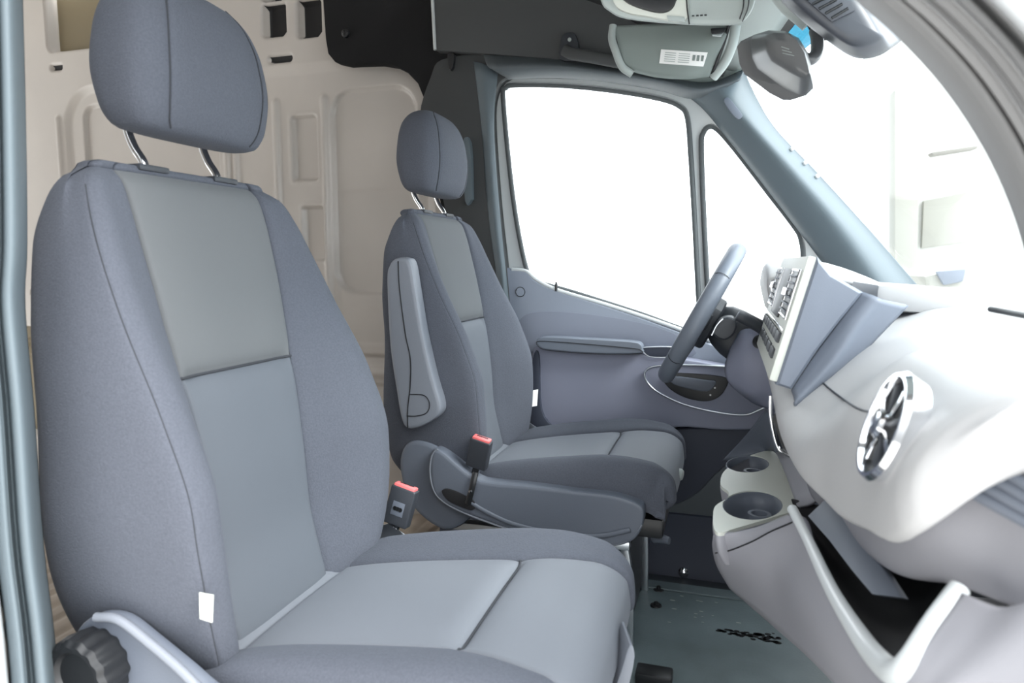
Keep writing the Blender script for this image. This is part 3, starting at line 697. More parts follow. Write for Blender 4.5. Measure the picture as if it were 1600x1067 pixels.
# ------------------------------------------------------------------ dashboard
dash = empty('dashboard', (.35, 1.38, .5), 'dashboard, glare painted in as pale grey, with round chrome vent and centre console below the windscreen', 'dashboard')
ST = [.55, .555, .562, .575, .60, .66, .75, .90, 1.0, 1.15, 1.30, 1.7, 2.0, 2.24]
SX = [.199, .180, .166, .148, .142, .143, .146, .133, .107, .091, .087, .09, .10, .10]
SZ = [.813, .783, .756, .726, .704, .676, .650, .619, .626, .648, .682, .69, .69, .69]
G = []
for y in np.concatenate([np.linspace(.55, .60, 14), np.linspace(.615, 2.24, 64)]):
    xl, zl = float(pch(y, ST, SX)), float(pch(y, ST, SZ)); e = max(0, (.60-y)/.045)
    F_ = .84-zl; fu = float(pch(y, [.5, .85, 1.06, 1.3, 1.7, 2.3], [1, 1, 0, 0, .6, .6])); en = min(1, (y-.55)/.06+.12)
    A_ = [(.012, .03), (.002, 0), (-.006, .05), (-.010, .24), (-.004, .46), (.018, .70), (.060, .90), (.14, .99)]
    B_ = [(.012, .03), (.002, 0), (-.006, .05), (-.003, .15), (.018, .30), (.060, .50), (.12, .74), (.20, .93)]
    q = [(xl+a[0]*fu+b[0]*(1-fu), zl+F_*(a[1]*fu+b[1]*(1-fu))) for a, b in zip(A_, B_)]
    q += [(xl+.27, .848), (.56, .852), (.72, .845), (.73, .815), (.5, .81), (xl+.22, .815), (xl+.13, max(zl+.01, .79)), (xl+.055, zl+F_*.35)]
    e = 0
    q = cr([np.array(a) for a in q], 4, True)
    c = np.mean(q, 0)
    if e: q = [c+(p-c)*(1-.03*e*e*(1 if abs(p[0]-c[0]) < 9 else 1)) for p in q]
    G.append([(p[0], y, p[1]) for p in q])
ud = grid('upper_dash', G, 'dash', dash, wrap=True, cap=True, sharp=50); ud['label'] = 'bulging upper part of the dashboard, glare painted in as pale grey'
from mathutils.bvhtree import BVHTree
def bvh(o):
    me = o.data; return BVHTree.FromPolygons([v.co[:] for v in me.vertices], [p.vertices[:] for p in me.polygons])
def on(tree, px, py, lift=.0):
    d = Vector(ray(px, py)).normalized(); o0 = Vector((0, 0, CAMZ)); h = tree.ray_cast(o0, d)
    return np.array(h[0]-d*lift) if h[0] else None
tu = bvh(ud)
pts = [on(tu, q[0], q[1], .0012) for q in cr([np.array(a, float) for a in [(1268, 566), (1274, 584), (1290, 602), (1315, 622), (1340, 638), (1358, 643), (1370, 641)]], 6)]
pts = [p for p in pts if p is not None]
if len(pts) > 3: tube('airbag_cover_seam', pts, .0014, 'plastic_dk', dash, seg=6, smooth_path=False)
# centre pod
sp = [(1277, 400), (1300, 428), (1350, 457), (1315, 500), (1275, 552), (1237, 610), (1212, 602)]
sidep = [aY(x, y, 1.15) for x, y in sp]
pod = prism('centre_pod', sidep, (0, .52, 0), 'dash_blue', dash, .010, 3); pod['label'] = 'slate blue housing of the centre screen and vents'
top, botm = sidep[0], sidep[-1]
ax = botm-top; Lh = np.linalg.norm(ax); ax = ax/Lh; nrm = np.cross(ax, [0, 1.0, 0]); nrm = nrm/np.linalg.norm(nrm); nrm = nrm if nrm[0] < 0 else -nrm
def fp(v, y, h=0): return top+ax*v*Lh+np.array([0, y, 0])+nrm*h
def fbox(name, v0, v1, y0, y1, h0, h1, m, parent, b=.002):
    P = [fp(v0, y0, h0), fp(v1, y0, h0), fp(v1, y1, h0), fp(v0, y1, h0)]
    return prism(name, P, nrm*(h1-h0), m, parent, b)
fbox('pod_fascia', .01, .98, .005, .515, -.002, .012, 'tray', dash, .004)['label'] = 'glossy light fascia of the centre stack'
for ya, yb in ((.02, .15), (.37, .50)):
    v = fbox('air_vent', .13, .50, ya, yb, .011, .014, 'black', dash, .003)
    tube('vent_frame', [fp(.13, ya, .014), fp(.50, ya, .014), fp(.50, yb, .014), fp(.13, yb, .014)], .003, 'chrome', v, closed=True, smooth_path=False, seg=8)
    for k in range(6): fbox('slat', .17+k*.055, .185+k*.055, ya+.006, yb-.006, .013, .019, 'plastic', v, .001)
    fbox('vent_tab', .28, .34, (ya+yb)/2-.012, (ya+yb)/2+.012, .018, .026, 'chrome', v, .001)
sc_ = fbox('screen', .12, .55, .17, .35, .012, .016, 'black', dash, .003)
for k in range(7): fbox('switch_button', .62, .70, .03+k*.066, .085+k*.066, .011, .017, 'plastic_dk', dash, .002)
fbox('switch_strip', .58, .60, .02, .50, .012, .015, 'chrome', dash, .001)
for k in range(5): fbox('control_button', .76, .84, .05+k*.085, .11+k*.085, .011, .016, 'plastic_dk', dash, .002)
rows = [[(1346, 455, 1.16), (1312, 500, 1.16), (1275, 550, 1.16), (1236, 610, 1.155)],
        [(1366, 462, 1.145), (1328, 507, 1.14), (1286, 562, 1.14), (1239, 618, 1.14)],
        [(1385, 470, 1.15), (1346, 516, 1.14), (1300, 574, 1.13), (1242, 630, 1.13)],
        [(1420, 478, 1.20), (1372, 528, 1.18), (1312, 590, 1.16), (1246, 642, 1.14)],
        [(1500, 480, 1.06), (1450, 520, 1.00), (1360, 575, .98), (1262, 640, 1.06)]]
o = patch('pod_fairing', rows[:4], 'dash_blue', dash, 7, .006); o['label'] = 'slate fairing sweeping from the pod to the dash top'
# cubby on the dash top behind the pod
o = prism('dash_top_cubby', [(.24, 1.30, .885), (.24, 1.56, .885), (.24, 1.56, .84), (.24, 1.30, .84)], (.14, 0, -.01), 'dash', dash, .012)
# instrument hood
Gh = []
for y in np.linspace(1.68, 2.06, 16):
    b_ = math.sin(math.pi*(y-1.66)/.42)**.5
    q = [(.10, .80), (.085, .85+.05*b_), (.105, .865+.06*b_), (.16, .87+.062*b_), (.26, .86+.05*b_), (.36, .85+.01*b_), (.38, .80)]
    Gh.append([(a, y, z) for a, z in cr([np.array(p) for p in q], 4)])
o = grid('instrument_hood', Gh, 'dash', dash, thick=.008); o['label'] = 'hood over the driver instruments, glare painted in as a pale tone'
o = prism('instrument_panel', [(.13, 1.70, .79), (.13, 2.04, .79), (.15, 2.04, .90), (.15, 1.70, .90)], (.01, 0, 0), 'black', dash, .004)
# round turbine vent
vc = aY(1392, 668, .665); va = np.array([-.96, -.03, .30]); va /= np.linalg.norm(va)
rv = lathe('round_vent', tuple(vc), tuple(va), [(.046, -.012), (.051, .004), (.048, .009), (.045, .009), (.043, .002), (.042, -.012), (.001, -.014)], 'chrome', dash, 48)
rv['label'] = 'round chrome ringed turbine vent'
uu = np.cross(va, [0, 0, 1.0]); uu /= np.linalg.norm(uu); vv = np.cross(va, uu)
lathe('vent_bowl', tuple(vc), tuple(va), [(.044, -.012), (.044, .003), (.036, -.002), (.001, -.006)], 'black', rv, 32)
for k in range(8):
    t = k*math.pi/4+.3; d_ = uu*math.cos(t)+vv*math.sin(t); e_ = -uu*math.sin(t)+vv*math.cos(t)
    prism('vane', [vc+d_*.012+e_*.002, vc+d_*.037+e_*.006, vc+d_*.037-e_*.002, vc+d_*.012-e_*.002], va*.006, 'chrome' if k % 2 else 'plastic_dk', rv, .0005)
lathe('vent_hub', tuple(vc), tuple(va), [(.013, -.004), (.013, .010), (.010, .013), (.001, .014)], 'chrome', rv, 24)
# lower dash with the glovebox shelf
rows = [[(1255, 735, 1.17), (1300, 780, 1.02), (1350, 812, .86), (1395, 820, .72), (1445, 785, .66), (1540, 690, .66), (1625, 610, .66)],
        [(1262, 760, 1.16), (1310, 812, 1.0), (1360, 852, .84), (1405, 862, .72), (1465, 835, .655), (1555, 770, .63), (1640, 700, .61)],
        [(1270, 778, 1.15), (1320, 832, 1.0), (1370, 876, .84), (1420, 900, .73), (1490, 895, .66), (1570, 880, .62), (1650, 860, .59)],
        [(1285, 790, 1.16), (1340, 845, 1.02), (1390, 890, .86), (1438, 906, .75), (1492, 914, .67), (1575, 944, .62), (1655, 965, .58)]]
ld = patch('lower_dash', rows, 'dash_low', dash, 7, .012); ld['label'] = 'violet grey lower dash panel under the bulge'
tl = bvh(ld)
# outboard louvre
def onp(x, y, l): 
    p = on(tl, x, y, l); return p if p is not None else aY(x, y, .615)-Vector(ray(x, y)).normalized()*0
lv_px = [(1512, 742), (1524, 722), (1545, 700), (1580, 690), (1640, 712), (1650, 760), (1640, 832), (1600, 812), (1550, 785), (1518, 764)]
V_ = [aY(x, y, .600-(x-1512)*.0003) for x, y in lv_px]
lv = prism('side_vent', cr(V_, 4, True), (.012, .01, 0), 'plastic_dk', dash, .003); lv['label'] = 'dark slatted louvre at the outer end of the dash'
for k in range(4):
    a = (1532+(-4 if k > 1 else 4)*abs(k-1.5)+k*0, 712+k*19); b2 = (1640, 712+k*19+62)
    tube('slat', [aY(a[0], a[1]+4, .594), aY((a[0]+b2[0])/2, (a[1]+b2[1])/2+4, .577), aY(b2[0], b2[1]+4, .560)], .0048, 'plastic', lv, seg=8, flat=(1, .6))
# end panel closing the dash towards the door
prism('dash_end_panel', [(.25, .60, .79), (.64, .60, .80), (.64, .60, -.06), (.34, .60, -.06), (.25, .60, .55)], (0, .03, 0), 'dash_low', dash, .008)
# storage shelf
tp_ = [(1238, 795, 1.03), (1262, 842, .95), (1300, 922, .82), (1348, 1000, .70), (1385, 1043, .63), (1405, 1052, .60), (1425, 1032, .59), (1460, 975, .60), (1500, 918, .62)]
tube('shelf_rim', [aY(*p) for p in tp_], [.007, .007, .008, .010, .011, .011, .010, .009, .008], 'frame_paint', dash, seg=12)['label'] = 'light metallic rim of the open shelf'
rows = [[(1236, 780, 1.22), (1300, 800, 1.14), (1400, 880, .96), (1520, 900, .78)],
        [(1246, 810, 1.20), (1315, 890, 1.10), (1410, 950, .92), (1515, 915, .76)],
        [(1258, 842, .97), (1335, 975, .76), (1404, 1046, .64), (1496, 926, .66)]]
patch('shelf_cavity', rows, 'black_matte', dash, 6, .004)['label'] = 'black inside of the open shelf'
fl = [(1262, 806, 1.02), (1300, 770, 1.04), (1345, 838, .92), (1388, 900, .82), (1410, 934, .76), (1362, 928, .78), (1330, 890, .86), (1296, 845, .94)]
prism('shelf_flap', [aY(*p) for p in fl], (.008, .006, -.004), 'dash_blue', dash, .001)['label'] = 'slate blue flap inside the shelf'
# console flank sweeping down to the floor
rows = [[(1114, 838, 1.13), (1180, 824, 1.10), (1244, 803, 1.02), (1266, 852, .93), (1300, 928, .81), (1348, 1008, .69), (1392, 1056, .61), (1420, 1040, .585), (1462, 985, .59), (1503, 926, .61)],
        [(1113, 856, 1.15), (1178, 850, 1.08), (1236, 850, 1.0), (1262, 900, .90), (1296, 965, .79), (1340, 1030, .69), (1385, 1085, .61), (1435, 1075, .575), (1500, 1010, .57), (1560, 948, .58)],
        [(1120, 885, 1.18), (1165, 890, 1.10), (1215, 905, 1.02), (1250, 950, .91), (1290, 1005, .80), (1340, 1065, .70), (1390, 1130, .62), (1450, 1120, .57), (1540, 1060, .55), (1640, 962, .54)],
        [(1140, 920, 1.25), (1175, 950, 1.18), (1215, 985, 1.08), (1255, 1020, .98), (1300, 1065, .86), (1350, 1120, .76), (1400, 1200, .68), (1470, 1200, .62), (1560, 1200, .56), (1700, 1200, .52)]]
cf = patch('console_flank', rows, 'dash_low', dash, 6, .008); cf['label'] = 'violet grey flank of the console down to the floor'
rows = [[(1140, 920, 1.25), (1215, 985, 1.08), (1300, 1065, .86), (1400, 1200, .68)], [(1180, 900, 1.40), (1240, 930, 1.3), (1320, 1000, 1.1), (1420, 1120, .9)]]
tube('flank_seam', [p for p in [on(bvh(cf), x, y, .0006) for x, y in [(1118, 864), (1140, 860), (1175, 846), (1205, 830), (1238, 816)]] if p is not None], .0013, 'black', dash, seg=6)
box('console_foot', (.46, 1.25, .08), (.28, .70, .30), 'plastic_dk', dash, .01)
# cup holder tray
TZ = .49
def tz(x, y): return aZ(x, y, TZ)
tr = [tz(*q) for q in [(1126, 757), (1130, 738), (1150, 722), (1176, 710), (1200, 704), (1212, 708), (1222, 726), (1236, 762), (1247, 788), (1242, 797), (1205, 809), (1150, 825), (1126, 832), (1116, 826), (1114, 806), (1118, 790), (1136, 778), (1138, 768)]]
tr = cr(tr, 4, True)
def ell(px, py, rx, ry): 
    c0, c1, c2 = tz(px, py), tz(px+rx, py), tz(px, py+ry)
    return [c0+(c1-c0)*math.cos(t)+(c2-c0)*math.sin(t) for t in np.linspace(0, 2*math.pi, 33)[:-1]]
e1, e2 = ell(1176, 788, 47, 24), ell(1168, 724, 34, 14)
o = sheet('cup_tray', tr, [e1, e2], 0, (0, 0, -.012), 'tray', dash); o['label'] = 'pale beige double cup holder tray'
for e in (e1, e2):
    c = np.mean(e, 0); rings = [[p+np.array([0, 0, -.002]) for p in e], [c+(p-c)*.95+np.array([0, 0, -.03]) for p in e], [c+(p-c)*.88+np.array([0, 0, -.075]) for p in e], [c+(p-c)*.4+np.array([0, 0, -.08]) for p in e]]
    grid('cup_well', rings, 'plastic', dash, wrap=True, cap=False, thick=.002)
    prism('well_floor', [c+(p-c)*.86+np.array([0, 0, -.078]) for p in e], (0, 0, -.003), 'plastic_dk', dash, 0)
    lathe('cup_insert', tuple(c+np.array([.012, -.004, -.074])), (0, 0, 1), [(.022, 0), (.020, .060), (.014, .060), (.014, .004)], 'plastic', dash, 24)
rows = [[(1126, 757, 1.58), (1134, 736, 1.62), (1200, 706, 1.66)], [(1110, 770, 1.55), (1120, 760, 1.6), (1180, 740, 1.62)]]
body = [tz(*q) for q in [(1120, 752), (1128, 735), (1176, 709), (1203, 702), (1250, 702), (1290, 740), (1250, 795), (1205, 811), (1150, 827), (1120, 834), (1113, 825), (1114, 790)]]
ct = np.mean(tr, 0)
grid('console_body', [[p+np.array([0, 0, -.006]) for p in tr], [ct+(p-ct)*1.004+np.array([0, 0, -.012]) for p in tr], [ct+(p-ct)*1.0+np.array([.004, 0, -.035]) for p in tr], [ct+(p-ct)*.97+np.array([.012, .01, -.06]) for p in tr]], 'dash_low', dash, wrap=True, thick=0)
wall_rows = [[(1245, 790, 1.20), (1225, 735, 1.40), (1212, 706, 1.62)], [(1265, 785, 1.17), (1248, 720, 1.35), (1240, 690, 1.6)], [(1300, 760, 1.17), (1270, 700, 1.35), (1250, 660, 1.55)]]
patch('stack_foot', wall_rows, 'dash_low', dash, 5, .006)['label'] = 'lower centre stack rising behind the cup holders'
o = patch('stack_side', [[(1196, 640, 1.66), (1205, 650, 1.6), (1212, 706, 1.5)], [(1165, 680, 1.72), (1180, 690, 1.7), (1200, 704, 1.66)], [(1128, 720, 1.8), (1150, 716, 1.74), (1176, 709, 1.66)]], 'plastic', dash, 5, .006)
prism('phone_slot', [aY(x, y, 1.22) for x, y in [(1206, 655), (1222, 700), (1242, 716), (1246, 700), (1228, 668), (1213, 640)]], (.02, .10, 0), 'black', dash, .003)
tube('slot_trim', [aY(1204, 618, 1.2), aY(1204, 650, 1.2), aY(1212, 690, 1.2), aY(1222, 706, 1.2), aY(1246, 718, 1.2)], .003, 'chrome', dash, seg=8)
# driver knee panel
rows = [[(1140, 545, 1.78), (1160, 515, 1.76), (1196, 520, 1.74), (1215, 540, 1.7)], [(1132, 575, 1.76), (1160, 560, 1.72), (1195, 565, 1.70), (1215, 570, 1.68)],
        [(1140, 600, 1.76), (1165, 610, 1.72), (1192, 610, 1.70), (1215, 610, 1.68)], [(1165, 622, 1.80), (1180, 632, 1.76), (1197, 638, 1.72), (1215, 645, 1.70)]]
patch('knee_panel', rows, 'door', dash, 6, .006)['label'] = 'violet grey knee panel beside the steering column'
prism('driver_dash_lower', [(.10, 1.68, .70), (.10, 2.22, .70), (.20, 2.22, .45), (.22, 1.68, .45)], (.12, 0, 0), 'plastic', dash, .02, 3)

# ------------------------------------------------------------------ steering wheel and column
wc = np.array([-.064, 1.86, .788]); wu = np.array([.46, 0, .888]); wn = np.array([.888, 0, -.46]); wy = np.array([0, 1.0, 0])
sw = empty('steering_wheel', tuple(wc), 'slate leather steering wheel seen edge-on in front of the driver seat', 'steering wheel')
def arc(a0, a1, n, R=.182): return [wc+wu*R*math.cos(t)+wy*R*math.sin(t) for t in np.linspace(a0, a1, n)]
rim = tube('rim', arc(0, 2*math.pi, 73)[:-1], .0215, 'leather', sw, seg=16, closed=True, smooth_path=False, n=1, flat=(1.05, .95))
for a in (2.2, -2.2, .95, -.95):
    tube('rim_seam', [wc+wu*.182*math.cos(a)+wy*.182*math.sin(a)+(wu*math.cos(a)+wy*math.sin(a))*.0228*math.cos(t)+wn*.0206*math.sin(t) for t in np.linspace(0, 2*math.pi, 17)[:-1]], .0008, 'black', rim, seg=5, closed=True, n=1, smooth_path=False)
def wl(a, b, h): return wc+wy*a+wu*b+wn*h
hubp = cr([wl(a, b, -.005) for a, b in [(-.085, .035), (0, .06), (.085, .035), (.08, -.03), (.04, -.075), (-.04, -.075), (-.08, -.03)]], 4, True)
prism('airbag_hub', hubp, wn*.05, 'plastic_dk', sw, .012, 3)
for s in (-1, 1):
    prism('spoke', [wl(s*.07, .018, .012), wl(s*.175, .022, .004), wl(s*.175, -.018, .004), wl(s*.07, -.028, .012)], wn*.018, 'plastic_dk', sw, .005)
    prism('thumb_switches', [wl(s*.09, .014, .008), wl(s*.145, .016, .004), wl(s*.145, -.012, .004), wl(s*.09, -.018, .008)], wn*.006, 'chrome', sw, .001)
prism('spoke', [wl(-.03, -.06, .012), wl(.03, -.06, .012), wl(.022, -.175, .004), wl(-.022, -.175, .004)], wn*.016, 'plastic_dk', sw, .005)
col = empty('steering_column', tuple(wc+wn*.12), 'dark steering column shroud with two stalks behind the wheel', 'steering column')
G = []
for h, a, b, dz in ((.045, .052, .045, 0), (.06, .06, .055, 0), (.09, .066, .062, -.004), (.14, .066, .066, -.008), (.20, .06, .066, -.012), (.27, .056, .062, -.012)):
    G.append([wc+wn*h+wy*a*math.copysign(abs(math.cos(t))**.6, math.cos(t))+wu*(b*math.copysign(abs(math.sin(t))**.6, math.sin(t))+dz) for t in np.linspace(0, 2*math.pi, 33)[:-1]])
grid('column_shroud', G, 'plastic_dk', col, wrap=True, cap=True, sharp=50)
# near stalk: thick lever with cap, reaching back towards the dash
tube('wiper_stalk', [aY(1153, 493, 1.66), aY(1163, 498, 1.66), aY(1180, 508, 1.67), aY(1190, 515, 1.68), aY(1194, 524, 1.70), aY(1190, 534, 1.74)], [.013, .0125, .012, .0115, .011, .013], 'plastic_dk', col, seg=16)
lathe('stalk_button', tuple(aY(1153, 493, 1.66)), tuple(aY(1153, 493, 1.66)-aY(1163, 498, 1.66)), [(.0105, -.004), (.0105, .002), (.008, .003), (.001, .003)], 'plastic', col, 20)
lathe('stalk_socket', tuple(aY(1188, 535, 1.73)), tuple(aY(1194, 524, 1.70)-aY(1190, 534, 1.74)), [(.018, -.01), (.018, .006), (.014, .009), (.012, .009)], 'black', col, 20)
prism('switch_pod', cr([aY(x, y, 1.70) for x, y in [(1112, 520), (1122, 502), (1132, 496), (1146, 497), (1152, 508), (1146, 524), (1130, 532)]], 4, True), (0, .08, 0), 'plastic_dk', col, .01, 3)
tube('pod_edge', [aY(x, y, 1.695) for x, y in [(1112, 524), (1120, 508), (1130, 498)]], .0018, 'steel', col, seg=6)
tube('indicator_stalk', [tuple(wc+wn*.08+wy*.06), tuple(wc+wn*.06+wy*.13), tuple(wc+wn*.045+wy*.19)], .009, 'plastic_dk', col)

# ------------------------------------------------------------------ overhead
vis = empty('sun_visor', tuple(aY(1050, 60, 1.86)), 'grey driver sun visor with a white sticker, hanging under the headliner', 'sun visor')
rows = [[(958, 40, 1.88), (1010, 38, 1.87), (1080, 36, 1.86), (1140, 32, 1.84)],
        [(966, 70, 1.87), (1015, 72, 1.86), (1080, 70, 1.84), (1134, 58, 1.83)],
        [(972, 100, 1.88), (1018, 110, 1.87), (1075, 112, 1.86), (1120, 90, 1.85)],
        [(986, 112, 1.90), (1025, 121, 1.89), (1070, 124, 1.88), (1108, 120, 1.87)]]
vb = patch('visor_body', rows, 'visor', vis, 7, .016)
tv = bvh(vb)
st = [on(tv, x, y, .0022) for x, y in [(1033, 77), (1106, 82), (1099, 104), (1030, 99)]]
sg = [[on(tv, (1033+a*73)*(1-b)+(1030+a*69)*b, (77+a*5)*(1-b)+(99+a*5)*b, .003) for b in np.linspace(0, 1, 4)] for a in np.linspace(0, 1, 8)]
stk = grid('sticker', sg, 'white', vis); stk['label'] = 'white warning sticker on the visor'
stx = st[1]-st[0]; sty = st[0]-st[3]; snn = np.array([0, -.0045, -.0005])
for r_ in range(5):
    for c_ in range(2):
        a0_ = .10+c_*.30; p = st[3]+stx*a0_+sty*(.15+.15*r_)+snn; q = p+stx*.24
        prism('print_line', [p, q, q+sty*.05, p+sty*.05], (0, -.0002, 0), 'console', stk, 0)
for c_ in range(3):
    p = st[3]+stx*(.70+c_*.09)+sty*.35+snn; prism('pictogram', [p, p+stx*.055, p+stx*.055+sty*.4, p+sty*.4], (0, -.0002, 0), 'visor', stk, 0)
tube('visor_edge', [aY(958, 40, 1.875), aY(956, 60, 1.87), aY(962, 80, 1.865), aY(972, 104, 1.87), aY(988, 116, 1.88)], .010, 'console', vis, seg=12)
prism('visor_clip', [aY(x, y, 1.82) for x, y in [(1110, 44), (1136, 42), (1132, 50), (1112, 52)]], (0, .02, 0), 'black', vis, .003)
prism('clip_face', [aY(x, y, 1.815) for x, y in [(1112, 52), (1131, 50), (1127, 57), (1113, 56)]], (0, .01, 0), 'chrome', vis, .001)
tube('visor_rod', [aY(1139, 40, 1.83), aY(1130, 70, 1.84), aY(1117, 105, 1.86), aY(1110, 120, 1.88)], .004, 'black', vis, seg=8)
tube('visor_rail', [aY(1150, 40, 1.83), aY(1144, 70, 1.84), aY(1132, 98, 1.86), aY(1114, 121, 1.88)], .012, 'console', vis, seg=12)

oc = empty('overhead_console', (-.11, 1.4, 1.42), 'pale grey overhead console with reading lamp lens beside the visor', 'overhead console')
op = [(930, -60), (938, 0), (952, 18), (980, 30), (1060, 38), (1130, 40), (1158, 36), (1174, 20), (1182, -5), (1184, -60)]
P = cr([aY(x, y, 1.42) for x, y in op], 4)
prism('console_shell', P, (-.02, .18, .06), 'console', oc, .012, 4)
P = cr([aY(x, y, 1.412) for x, y in [(950, -50), (958, 2), (976, 18), (1010, 25), (1070, 32), (1075, 0), (1072, -50)]], 3)
prism('lamp_bezel', P, (0, .012, 0), 'tray', oc, .003)
P = cr([aY(x, y, 1.405) for x, y in [(974, -10), (978, 2), (1000, 12), (1030, 19), (1048, 14), (1056, 0), (1056, -14)]], 4, True)
prism('lamp_lens', P, (0, .012, 0), 'black', oc, .004)
tube('console_joint', [aY(1071, -50, 1.411), aY(1073, 5, 1.411), aY(1077, 38, 1.411)], .0013, 'black', oc, seg=6)
tube('console_joint', [aY(1160, -50, 1.411), aY(1162, 5, 1.411), aY(1156, 30, 1.411)], .0015, 'black', oc, seg=6)
tube('console_joint', [aY(1168, -50, 1.411), aY(1170, 5, 1.411), aY(1160, 34, 1.411)], .0012, 'black', oc, seg=6)
prism('console_button', [aY(x, y, 1.408) for x, y in [(1042, 24), (1069, 26), (1071, 34), (1044, 32)]], (0, .006, 0), 'console', oc, .001)
for k in range(4): prism('vent_slit', [aY(x, y, 1.4075) for x, y in [(1081+k*6.5, 23.6-k*.4), (1085+k*6.5, 23.4-k*.4), (1085+k*6.5, 24.8-k*.4), (1081+k*6.5, 25-k*.4)]], (0, .004, 0), 'black', oc, 0)

gh = empty('grab_handle', tuple(aY(920, 80, 2.22)), 'dark grab handle on the headliner above the far door', 'handle')
prism('handle_mount', cr([aY(x, y, 2.24) for x, y in [(874, 92), (876, 62), (882, 52), (896, 51), (902, 62), (904, 80), (900, 94)]], 3, True), (0, .02, 0), 'plastic_dk', gh, .004)
tube('handle_bar', [aY(882, 78, 2.215), aY(895, 84, 2.20), (aY(930, 90, 2.19)), aY(962, 96, 2.19), aY(980, 98, 2.19)], .019, 'head', gh, seg=14, flat=(1, .6))
lathe('screw_cap', tuple(aY(890, 62, 2.238)), (0, -1, 0), [(.006, -.003), (.006, .003), (.001, .004)], 'console', gh, 12)

# rear-view mirror
mr = empty('rear_view_mirror', (.085, 1.38, 1.27), 'dark rear-view mirror on a curved arm at the windscreen', 'mirror')
rimp = [(1171, 64), (1177, 55), (1200, 48), (1226, 49), (1248, 60), (1262, 82), (1270, 112), (1271, 138), (1260, 149), (1246, 149), (1224, 138), (1183, 108), (1175, 92)]
inp = [(1192, 62), (1197, 58), (1208, 55), (1226, 56), (1242, 66), (1254, 86), (1260, 108), (1262, 118), (1256, 124), (1246, 122), (1230, 114), (1204, 98), (1197, 84)]
Yr = [1.44-(x-1171)*.0013 for x, y in rimp]; Yi = [1.40-(x-1171)*.0013 for x, y in inp]
R0 = [aY(x, y, Y) for (x, y), Y in zip(rimp, Yr)]; R1 = [aY(x, y, Y) for (x, y), Y in zip(inp, Yi)]
R0 = np.array(R0); R1 = np.array(R1); c1 = R1.mean(0)
bk = np.array([-.022, .030, 0])
ringsm = [R0+bk, R0, R0*.93+R1*.07+[0, -.004, 0], R0*.10+R1*.90+[.002, -.012, 0], R1*.97+c1*.03+[.002, -.014, 0], c1+(R1-c1)*.5+[.002, -.016, 0], c1+(R1-c1)*.05+[.002, -.017, 0]]
mh = grid('mirror_housing', ringsm, 'mirror', mr, wrap=True, cap=True, sharp=50)
cM = (R0+bk).mean(0); mg = prism('mirror_glass', [cM+(p-cM)*.3+np.array([-.001, .001, 0]) for p in (R0+bk)], tuple(bk*.08), 'chrome', mr, 0)
tm = bvh(mh)
for r_ in range(3):
    a_, b2 = on(tm, 1221+r_*1, 73+r_*5, .0004), on(tm, 1233+r_*4, 77+r_*5, .0004)
    if a_ is not None and b2 is not None: tube('moulded_lettering', [a_, b2], .0006, 'console', mh, seg=5, n=1)
tube('mirror_arm', [aY(1256, 92, 1.36), aY(1268, 92, 1.36), aY(1276, 82, 1.37), aY(1277, 62, 1.38), aY(1274, 48, 1.39)], .011, 'mirror', mr, seg=14)
prism('arm_foot', [aY(x, y, 1.40) for x, y in [(1258, 36), (1272, 34), (1296, 56), (1288, 64), (1270, 60)]], (.01, .03, .01), 'black', mr, .003)

# sensor housing at the top of the windscreen
sh_ = empty('sensor_housing', (.16, 1.3, 1.32), 'slate sensor cover with slotted vents against the top of the windscreen', 'sensor cover')
rim_ = [(1180, -60), (1215, -5), (1250, 30), (1290, 62), (1325, 86), (1350, 92), (1376, 86), (1391, 74), (1388, 60), (1365, 20), (1350, -5), (1310, -60)]
inn_ = [(1215, -60), (1240, -5), (1268, 22), (1298, 48), (1322, 64), (1338, 68), (1356, 64), (1372, 54), (1366, 44), (1350, 18), (1336, -5), (1300, -60)]
Ra = np.array(cr([aY(x, y, 1.33) for x, y in rim_], 4, True)); Rb = np.array(cr([aY(x, y, 1.27) for x, y in inn_], 4, True)); cb_ = Rb.mean(0)
dep = np.array([.03, .07, .03])
grid('sensor_shell', [Ra+dep, Ra, Ra*.85+Rb*.15+[-.002, -.006, 0], Ra*.4+Rb*.6+[-.002, -.012, 0], Rb, cb_+(Rb-cb_)*.6+[0, -.002, 0], cb_+(Rb-cb_)*.05+[0, -.002, 0]], 'sensor', sh_, wrap=True, cap=True)
pv = prism('vent_grille', [aY(x, y, 1.264) for x, y in [(1246, -12), (1300, 34), (1336, 16), (1322, -12)]], (0, .003, 0), 'sensor', sh_, .001)
for k in range(6):
    p0, p1 = np.array([1250+k*10., -8+k*7.2]), np.array([1276+k*9., -22+k*7.0])
    tube('grille_slot', [aY(p0[0], p0[1], 1.262), aY(p1[0]+4, p1[1], 1.262)], .0022, 'black', pv, seg=6, n=1)
for q in ((1363, 79), (1369, 77), (1374, 74), (1366, 82)): lathe('sensor_hole', tuple(aY(q[0], q[1], 1.322)), (0, -1, -.3), [(.0015, -.002), (.0015, .0015)], 'black', sh_, 8)
tube('housing_rail', [aY(1195, -40, 1.40), aY(1225, 5, 1.40), aY(1262, 38, 1.40)], .013, 'console', sh_, seg=10)

